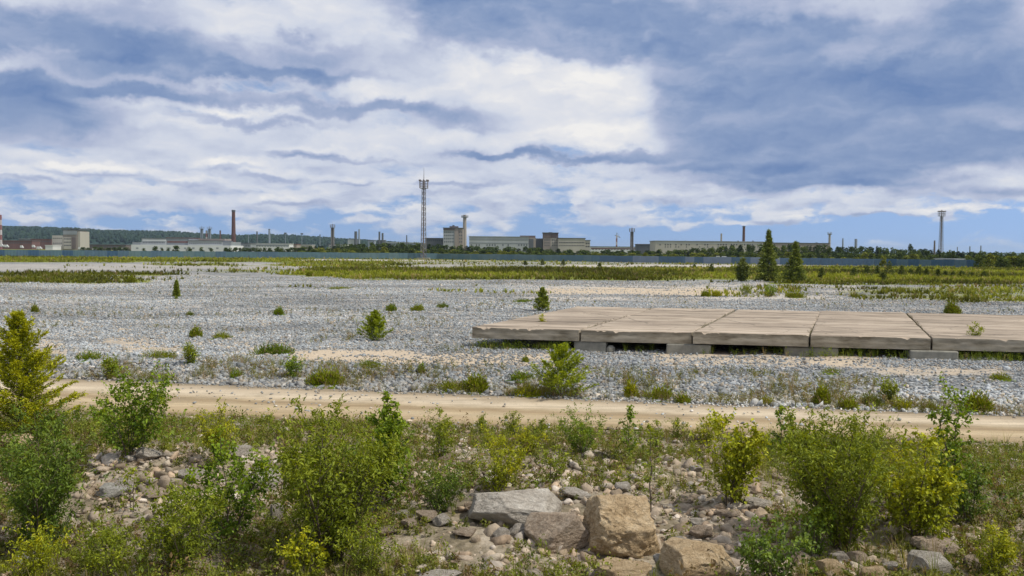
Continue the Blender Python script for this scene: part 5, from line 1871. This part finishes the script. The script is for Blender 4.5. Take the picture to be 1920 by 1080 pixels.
for i, (px, yt, yb, w) in enumerate(SMALL):
    b, H, W = dims(px, yt, yb, w)
    lm = ('tallest in the row of young conifers right of the spruces' if px == 1667 else
          'young conifer in the row right of the two spruces, %s' % ('left of its tallest' if 1580 < px < 1660 else 'just right of its tallest' if px < 1745 else 'toward its low right end') if px > 1580 else
          'young conifer in the grass band just right of the shorter spruce' if px == 1540 else
          'young conifer left of the tall olive bush in the grass band' if px > 1290 else 'tiny dark young conifer at the blue fence right of the tall mast')
    plant('young_conifer', b, conifer(620 + i, H * rng.uniform(0.85, 1.15), W * rng.uniform(0.95, 1.35), 9, 7, 0.26, (0.07, 0.10, 0.022), (0.16, 0.18, 0.035), 0.3, 0.15, 15, 0.42, 0.02, 'cone', 0.25), lm, 'tree', 'young conifers: ' + lm, NEEDLE_MAT, 'trunk', 'crown')


# ------------------------------------------------------------------ grass (uncountable)
def blade_tuft(n, h, w, lean, seed):
    rng = np.random.default_rng(seed)
    V, T = [], []
    for k in range(n):
        a = rng.uniform(0, 6.28)
        d = np.array([math.cos(a), math.sin(a), 0])
        s = np.array([-d[1], d[0], 0]) * w * rng.uniform(0.6, 1.2)
        hh = h * rng.uniform(0.5, 1.1)
        ln = lean * rng.uniform(0.3, 1.2) * hh
        b = d * rng.uniform(0, 0.35) * h * 0.4
        o = len(V)
        V += [b - s, b + s, b + d * ln * 0.35 + s * 0.7 + np.array([0, 0, hh * 0.6]), b + d * ln * 0.35 - s * 0.7 + np.array([0, 0, hh * 0.6]), b + d * ln + np.array([0, 0, hh])]
        T += [(o, o + 1, o + 2), (o, o + 2, o + 3), (o + 3, o + 2, o + 4)]
    return np.array(V), np.array(T)


def forb(n, h, leaf, seed):
    rng = np.random.default_rng(seed)
    P, A = [], []
    for s in range(rng.integers(2, 5)):
        a = rng.uniform(0, 6.28)
        top = np.array([math.cos(a) * 0.35 * h, math.sin(a) * 0.35 * h, h * rng.uniform(0.6, 1.0)])
        for k in range(n):
            t = rng.uniform(0.1, 1)
            P.append(top * t + rng.normal(0, 0.04 * h + leaf * 0.25, 3))
            A.append(rng.normal(0, 0.7, 3) + np.array([0, 0, 0.2]))
    P = np.array(P)
    P[:, 2] = np.maximum(P[:, 2], 0.01)
    V, T, C = leaves(P, np.array(A), leaf * rng.uniform(0.6, 1.2, len(P)), 0.5, np.ones((len(P), 3)), rng)
    return V, T


TUFTS = [blade_tuft(12, 1.0, 0.012, 0.6, k) for k in range(6)]
FAT = [blade_tuft(12, 1.0, 0.075, 0.55, k + 20) for k in range(6)]
FORBS = [forb(9, 1.0, 0.16, k + 40) for k in range(6)]
MOSS = [forb(9, 0.55, 0.26, k + 60) for k in range(5)]


def scatter(name, label, tm, pos, hgt, cols, mat, rng, wide=None):
    n = len(pos)
    S = np.stack([hgt * (wide if wide is not None else 1)] * 2 + [hgt], 1)
    V, T, C = batch(tm, rng.integers(0, len(tm), n), pos, S, rot_mats(rng.uniform(0, 6.28, n)), cols)
    print(name, n, len(T))
    return tag(link_mesh(name, np_mesh(name, V, T, C), mat), label, kind='stuff')


def grass_cols(rng, n, a=(0.13, 0.165, 0.018), b=(0.25, 0.26, 0.035), straw=0.15, sc=(0.34, 0.27, 0.13)):
    u = rng.random((n, 1))
    c = np.array(a) * (1 - u) + np.array(b) * u
    m = rng.random(n) < straw
    c[m] = np.array(sc)
    return c * rng.uniform(0.75, 1.25, (n, 1))


def fore_density(x, y, z):
    px, py = proj(x, y, z)
    d = np.zeros_like(px) + 0.16
    for (a, b, c, e, w) in [(-300, 740, 795, 1200, 1.0), (740, 1450, 800, 850, 0.5), (740, 1440, 850, 940, 0.5), (1430, 2300, 790, 900, 0.9), (1440, 2300, 890, 1200, 0.7), (560, 1080, 1025, 1200, 0.85), (1680, 2300, 840, 880, 0.9)]:
        d = np.maximum(d, w * box_mask(px, py, a, b, c, e, 60, 14))
    d = d * (1 - 0.9 * box_mask(px, py, 175, 530, 856, 945, 25, 12))
    d = d * (1 - 0.92 * box_mask(px, py, 870, 1420, 925, 1075, 30, 10))
    return d


def fore_grass():
    rng = np.random.default_rng(31)
    N = 26000
    x = rng.uniform(-18, 18, N)
    y = rng.uniform(9.5, 27.5, N)
    s = road_near(x) - y
    z = height(x, y)
    d = fore_density(x, y, z)
    cl = fbm(x + 11, y, 1.8, 4)
    edge = np.exp(-((s - 0.55) / 0.5) ** 2)
    k = (rng.random(N) < np.maximum(d * sst(cl, 0.36, 0.6), edge * 0.45 * sst(cl, 0.3, 0.55))) & (s > 0.05)
    p = np.stack([x, y, z], 1)[k]
    n = len(p)
    h = rng.uniform(0.10, 0.26, n) + 0.2 * (rng.random(n) < 0.10)
    scatter('grass', 'olive and straw grass growing between the foreground bushes and rubble', TUFTS, p, h, grass_cols(rng, n, straw=0.26), GRASS_MAT, rng, 0.9)
    N = 40000
    x = rng.uniform(-18, 18, N)
    y = rng.uniform(9.5, 27.5, N)
    s = road_near(x) - y
    z = height(x, y)
    d = fore_density(x, y, z)
    cl = fbm(x + 51, y, 1.3, 4)
    k = (rng.random(N) < d * sst(cl, 0.38, 0.58)) & (s > 0.3)
    p = np.stack([x, y, z], 1)[k]
    n = len(p)
    h = rng.uniform(0.10, 0.32, n) + 0.2 * (rng.random(n) < 0.15)
    scatter('weeds', 'leafy low weeds covering the soil around the foreground bushes', FORBS, p, h, grass_cols(rng, n, (0.11, 0.155, 0.016), (0.24, 0.26, 0.026), 0.14, (0.22, 0.15, 0.07)), LEAF_MAT, rng)
    N = 52000
    x = rng.uniform(-18, 18, N)
    y = rng.uniform(9.5, 27.5, N)
    s = road_near(x) - y
    z = height(x, y)
    d = np.clip(fore_density(x, y, z) * 1.1 + 0.08, 0, 1)
    cl = fbm(x + 91, y, 2.0, 4)
    k = (rng.random(N) < d * sst(cl, 0.30, 0.50)) & (s > 0.25)
    p = np.stack([x, y, z], 1)[k]
    n = len(p)
    h = rng.uniform(0.10, 0.26, n)
    scatter('ground_cover', 'low mat of small green and brown leaves on the foreground soil', MOSS, p, h, grass_cols(rng, n, (0.10, 0.12, 0.018), (0.21, 0.215, 0.03), 0.2, (0.20, 0.14, 0.07)), LEAF_MAT, rng)


def field_grass():
    rng = np.random.default_rng(32)
    N = 150000
    y = 62 * (420 / 62) ** rng.random(N)
    x = rng.uniform(-0.62, 0.62, N) * y
    z = height(x, y)
    g, pale, sand, fore = masks(x, y, z)
    cl = fbm(x, y, 6, 3)
    d = sst(g + (cl - 0.5) * 1.1, 0.32, 0.8) * np.clip(0.25 + y / 200, 0, 1)
    k = (rng.random(N) < d) & ~on_platform(x, y, 0.5)
    p = np.stack([x, y, z], 1)[k]
    n = len(p)
    yy = p[:, 1]
    h = (0.18 + 0.5 * rng.random(n) ** 3) * (0.6 + 0.9 * fbm(p[:, 0], p[:, 1], 14, 3)) * np.clip(0.55 + yy / 300, 0.6, 1.25)
    c = grass_cols(rng, n, (0.14, 0.165, 0.016), (0.255, 0.265, 0.026), 0.10)
    pat = fbm(p[:, 0] + 70, p[:, 1], 22, 3)[:, None]
    c = c * np.clip(0.95 + (pat - 0.5) * 3.2, 0.38, 1.3)
    scatter('field_grass', 'bands of rough green grass and herbs across the far stone field', FAT, p, h, c, GRASS_MAT, rng, 1.3)
    # grass under the front of the platform and in its open joints
    u = np.concatenate([rng.uniform(0.1, 4.3, 170), rng.uniform(12.4, 17.6, 110), rng.uniform(19.5, 25, 170), rng.uniform(9.5, 12.4, 26), rng.uniform(6.2, 8.0, 16)])
    v = rng.uniform(-0.35, 0.9, len(u))
    P = np.array([plat(a, b, 0) for a, b in zip(u, v)])
    P[:, 2] = height(P[:, 0], P[:, 1])
    scatter('platform_weeds', 'green weeds growing in the gap under the front edge of the platform', TUFTS + FORBS, P, rng.uniform(0.2, 0.5, len(u)), grass_cols(rng, len(u), (0.11, 0.16, 0.016), (0.22, 0.27, 0.026), 0.08), GRASS_MAT, rng)
    jn = []
    for k in range(1, 5):
        vv = rng.uniform(0.2, PL_W - 0.3, 46)
        vv = vv[fbm(vv, vv * 0 + k * 7.0, 2.2, 3) > 0.47]
        jn += [plat(k * 4.63 - 0.05 + rng.uniform(-0.05, 0.05), a, PL_Z + SLAB_T - 0.1) for a in vv]
    jn = np.array(jn)
    scatter('joint_weeds', 'tiny weeds rooted in the joints between the platform slabs', FORBS, jn, rng.uniform(0.10, 0.22, len(jn)), grass_cols(rng, len(jn), (0.06, 0.07, 0.02), (0.11, 0.12, 0.03), 0.4, (0.10, 0.08, 0.05)), GRASS_MAT, rng)
    # scattered seedlings and dry herbs in loose drifts on the stones
    N = 30000
    y = 31 * (150 / 31) ** rng.random(N)
    x = rng.uniform(-0.62, 0.62, N) * y
    gg = y - road_far(x)
    dr = fbm(x + 33, y * 1.6, 6.5, 4) + 0.10 * np.exp(-(gg / 5.0) ** 2)
    k = (rng.random(N) < 0.6 * sst(dr, 0.54, 0.66)) & (gg > 0.6) & ~on_platform(x, y, 0.4)
    p = np.stack([x, y, height(x, y) + 0.02], 1)[k]
    n = len(p)
    scatter('seedlings', 'sparse seedlings and dry herbs in drifts over the grey stones', FORBS + TUFTS[:3] + MOSS[:3], p, rng.uniform(0.10, 0.30, n) + 0.0008 * p[:, 1], grass_cols(rng, n, (0.12, 0.13, 0.03), (0.22, 0.22, 0.045), 0.3, (0.26, 0.20, 0.11)), GRASS_MAT, rng)
    # sparse low growth along the bank on the far side of the road
    N = 9000
    x = rng.uniform(-24, 24, N)
    g2 = np.abs(rng.normal(0.9, 1.1, N))
    y = road_far(x) + g2
    cl = fbm(x + 5, y, 2.4, 4)
    k = rng.random(N) < sst(cl, 0.45, 0.58) * 0.7
    p = np.stack([x, y, height(x, y) + 0.02], 1)[k]
    n = len(p)
    scatter('bank_grass', 'thin grass and weeds along the stony bank of the road', TUFTS + FORBS, p, rng.uniform(0.18, 0.42, n) * (0.6 + 0.8 * fbm(p[:, 0] + 5, p[:, 1], 1.1, 2)), grass_cols(rng, n, (0.12, 0.125, 0.025), (0.23, 0.22, 0.04), 0.35, (0.27, 0.20, 0.11)), GRASS_MAT, rng)


fore_grass()
field_grass()


# ------------------------------------------------------------------ woods behind the fence
def far_tree(seed, kind):
    """unit-height tree: returns one mesh of trunk and leaf clumps for use at a few hundred metres"""
    rng = np.random.default_rng(seed)
    if kind == 'conifer':
        mb, (V, T, C) = conifer(seed, 1.0, 0.42, 14, 7, 0.085, (0.022, 0.045, 0.02), (0.05, 0.075, 0.025), 0.2, 0.2, 10, 0.5, 0.05, 'cone', 0.25)
        return V, T, C
    pal = {'dark': ((0.04, 0.07, 0.024), (0.085, 0.12, 0.032)), 'mid': ((0.065, 0.10, 0.022), (0.13, 0.165, 0.032)), 'yellow': ((0.12, 0.145, 0.02), (0.22, 0.23, 0.03))}[kind]
    nc = rng.integers(17, 24)
    P, C, A = [], [], []
    for c in range(nc):
        t = rng.uniform(0.06, 0.95)
        r = 0.44 * math.sin(math.pi * (0.24 + 0.66 * t)) ** 0.8
        a = rng.uniform(0, 6.28)
        o = np.array([math.cos(a) * r * rng.uniform(0.2, 0.85), math.sin(a) * r * rng.uniform(0.2, 0.85), t])
        m = 34
        d = rng.normal(size=(m, 3))
        d /= np.linalg.norm(d, axis=1)[:, None]
        rr = rng.uniform(0.09, 0.17)
        P.append(o + d * rr * rng.uniform(0.5, 1.0, (m, 1)) * np.array([1.15, 1.15, 0.8]))
        A.append(d + rng.normal(0, 0.4, (m, 3)))
        u = rng.random((m, 1))
        C.append((np.array(pal[0]) * (1 - u) + np.array(pal[1]) * u) * rng.uniform(0.75, 1.25))
    P, A, C = np.concatenate(P), np.concatenate(A), np.concatenate(C)
    V, T, C = leaves(P, A, 0.105 * rng.uniform(0.7, 1.4, len(P)), 0.85, C, rng, 0.9)
    mb = MB().tube([(0, 0, -0.05), (0, 0, 0.5), (0.02, 0, 0.85)], [0.025, 0.018, 0.006], 5, False)
    tv = np.array(mb.v)
    tf = np.array([(f[0], f[1], f[2]) for f in mb.f] + [(f[0], f[2], f[3]) for f in mb.f])
    return np.concatenate([V, tv]), np.concatenate([T, tf + len(V)]), np.concatenate([C, np.full((len(tv), 3), 0.06)])


TREE_ME = {}
for kind in ('dark', 'mid', 'yellow', 'conifer'):
    TREE_ME[kind] = []
    for k in range(4):
        V, T, C = far_tree(800 + k + 10 * len(kind), kind)
        me = np_mesh('tree', V, T, C)
        me.materials.append(FARTREE_MAT)
        TREE_ME[kind].append(me)

KIND_TXT = {'dark': 'dark green leafy tree', 'mid': 'green bushy tree', 'yellow': 'yellow green bush', 'conifer': 'dark pointed conifer'}
LAND = [(0, 240, 'behind the fence below the tan tower building'), (240, 440, 'in front of the long white factory hall'), (440, 560, 'behind the fence below the long white shed'), (560, 650, 'behind the fence below the dark slender mast'),
        (650, 790, 'behind the fence left of the tall lattice mast'), (790, 880, 'in front of the tower block'), (880, 1000, 'in front of the grey panel hall'), (1000, 1110, 'in front of the beige wing'),
        (1110, 1230, 'in front of the low white shed with the red strip'), (1230, 1420, 'in front of the long windowed factory'), (1420, 1560, 'behind the fence at the two tall spruces'),
        (1560, 1760, 'in the woods left of the right hand mast'), (1760, 2000, 'in the woods right of the right hand mast')]


def make_tree(px, ytop, D, w, kind, rng):
    p = at(px, 470, D)
    z0 = float(height(p.x, D))
    H = max(1.2, CAM_H + (hor(px) - ytop) / F_PX * D - z0)
    o = bpy.data.objects.new('far_tree' if kind != 'yellow' else 'far_bush', TREE_ME[kind][rng.integers(0, 4)])
    COL.objects.link(o)
    o.location = (p.x, D, z0)
    W = w / F_PX * D
    o.scale = (W / 0.9, W / 0.9, H) if kind != 'conifer' else (W / 0.42, W / 0.42, H)
    o.rotation_euler = (0, 0, rng.uniform(0, 6.28))
    land = next(t for a, b, t in LAND if px < b)
    lab = KIND_TXT[kind] + ' ' + land
    tag(o, lab, 'tree' if kind != 'yellow' else 'bush', lab)


def crest(px):
    xs = [-60, 0, 150, 240, 440, 520, 560, 600, 650, 700, 790, 880, 960, 1040, 1110, 1230, 1330, 1370, 1480, 1560, 1640, 1760, 1800, 1830, 1990]
    ys = [466, 466, 466, 466, 466, 466, 464, 462, 458, 457, 458, 462, 464, 467, 470, 469, 466, 461, 460, 463, 465, 469, 472, 473, 474]
    return float(np.interp(px, xs, ys))


def woods():
    rng = np.random.default_rng(55)
    # isolated dark bushes in front of the white factory
    for px, yt, w in ((270, 465.5, 9), (292, 462.5, 14), (303, 466, 9), (330, 461.5, 16), (314, 465, 8), (353, 464, 12), (378, 464.5, 12), (396, 466, 10), (424, 465, 10), (520, 464, 12), (505, 466, 8)):
        make_tree(px, yt, 520, w, 'dark', rng)
    for px in np.arange(425, 512, 8):
        make_tree(px, 465.8 + rng.uniform(-1, 0.6), 520, 13, 'dark', rng)
    for px in np.arange(155, 240, 12):
        make_tree(px, 464 + rng.uniform(-1, 1), 700, 14, 'dark', rng)
    # back row, middle row, front row of the belt
    for px in np.arange(518, 1990, 7.6):
        D = float(np.interp(px, [518, 1200, 1700, 1990], [640, 600, 520, 470])) + rng.uniform(-25, 25)
        make_tree(px + rng.uniform(-5, 5), crest(px) + rng.uniform(-1.2, 2.6), D, rng.uniform(13, 21), rng.choice(['dark', 'dark', 'mid', 'conifer']), rng)
    for px in np.arange(560, 1990, 11):
        D = float(np.interp(px, [518, 1200, 1700, 1990], [560, 530, 440, 400])) + rng.uniform(-15, 15)
        c = crest(px)
        yb = float(np.interp(px, [560, 960, 1400, 1900], [474, 478, 484, 492]))
        make_tree(px + rng.uniform(-6, 6), c * 0.45 + yb * 0.55 - 1.5 + rng.uniform(-1.5, 2.5), D, rng.uniform(14, 22), rng.choice(['mid', 'mid', 'yellow', 'dark']), rng)
    for px in np.arange(556, 1990, 19):
        D = float(np.interp(px, [518, 820, 1200, 1700, 1990], [500, 490, 450, 370, 345])) + rng.uniform(0, 12)
        yb = float(np.interp(px, [560, 960, 1400, 1900], [473, 477.5, 484, 491]))
        make_tree(px + rng.uniform(-9, 9), yb - rng.uniform(0.5, 4), D, rng.uniform(12, 20), rng.choice(['yellow', 'mid', 'yellow']), rng)
    # the near hedge that hides the right end of the fence
    for px in np.arange(1836, 1990, 10):
        make_tree(px, 481 + rng.uniform(-3, 5), 285 + rng.uniform(-8, 8), rng.uniform(20, 30), rng.choice(['yellow', 'mid', 'mid', 'dark']), rng)
    make_tree(1707, 460, 520, 12, 'dark', rng)
    make_tree(1644, 462.5, 520, 8, 'conifer', rng)
    make_tree(1842, 468, 420, 22, 'mid', rng)
    make_tree(1785, 470, 420, 16, 'mid', rng)
    make_tree(1656, 481, 300, 14, 'yellow', rng)
    make_tree(753, 456.5, 600, 16, 'dark', rng)


woods()


def undergrowth():
    """continuous scrub under the trees behind the fence"""
    rng = np.random.default_rng(56)
    n = 2600
    px = rng.uniform(-80, 1990, n)
    t = rng.random(n)
    Dn = np.interp(px, [-80, 0, 518, 820, 1200, 1700, 1990], [460, 460, 505, 500, 455, 375, 350])
    Df = np.interp(px, [-80, 500, 560, 1200, 1700, 1990], [480, 525, 640, 620, 540, 480])
    D = Dn + (Df - Dn) * t
    x = (px - 960) / F_PX * D
    pos = np.stack([x, D, height(x, D) - 0.1], 1)
    h = rng.uniform(0.8, 2.2, n) + np.interp(px, [0, 500, 650], [-0.4, 0, 0.9])
    u = rng.random((n, 1))
    c = np.array((0.04, 0.065, 0.02)) * (1 - u) + np.array((0.10, 0.125, 0.026)) * u
    scatter('undergrowth', 'scrub and tall grass under the trees behind the sheet fence', FORBS + MOSS, pos, h, c, FARTREE_MAT, rng, 1.5)
    # forest on the ridge
    n = 9000
    px = rng.uniform(-150, 860, n)
    t = 0.25 + 0.75 * np.sqrt(rng.random(n))
    crestp = np.interp(px, [-400, 0, 150, 250, 330, 470, 560, 640, 760, 900], [428, 431, 434, 440, 440, 449, 447, 453, 461, 466])
    y = 3200 - 1500 * (1 - t)
    xx = (px - 960) / F_PX * 3200
    hc = CAM_H + (hor(px) - crestp) / F_PX * 3200
    z = hc * np.sin(t * np.pi / 2) ** 1.3 - 5
    pos = np.stack([xx, y, z], 1)
    u = rng.random((n, 1))
    c = np.array((0.016, 0.036, 0.032)) * (1 - u) + np.array((0.034, 0.062, 0.04)) * u
    sp = [(v * np.array([0.55, 0.55, 1.0]) + np.array([0, 0, 0.6]), tt) for v, tt in T_SMALL[:6]]
    scatter('forest', 'far dark forest covering the ridge on the left', sp, pos, rng.uniform(7, 12, n), c, FARTREE_MAT, rng, 0.9)


undergrowth()

# ================================================================== the air
def make_haze():
    m = bpy.data.materials.new('air')
    m.use_nodes = True
    nt = NT(m.node_tree)
    nt.n.clear()
    v = nt.node('ShaderNodeVolumePrincipled', {'Color': (0.62, 0.76, 0.95), 'Density': 0.00005, 'Anisotropy': 0.2})
    out = nt.n.new('ShaderNodeOutputMaterial')
    nt.l.new(v, out.inputs['Volume'])
    o = MB().box(-9500, 9500, -80, 19000, -60, 140).build('haze', m)
    tag(o, 'thin bluish air between the field and the far hills', kind='stuff')


make_haze()
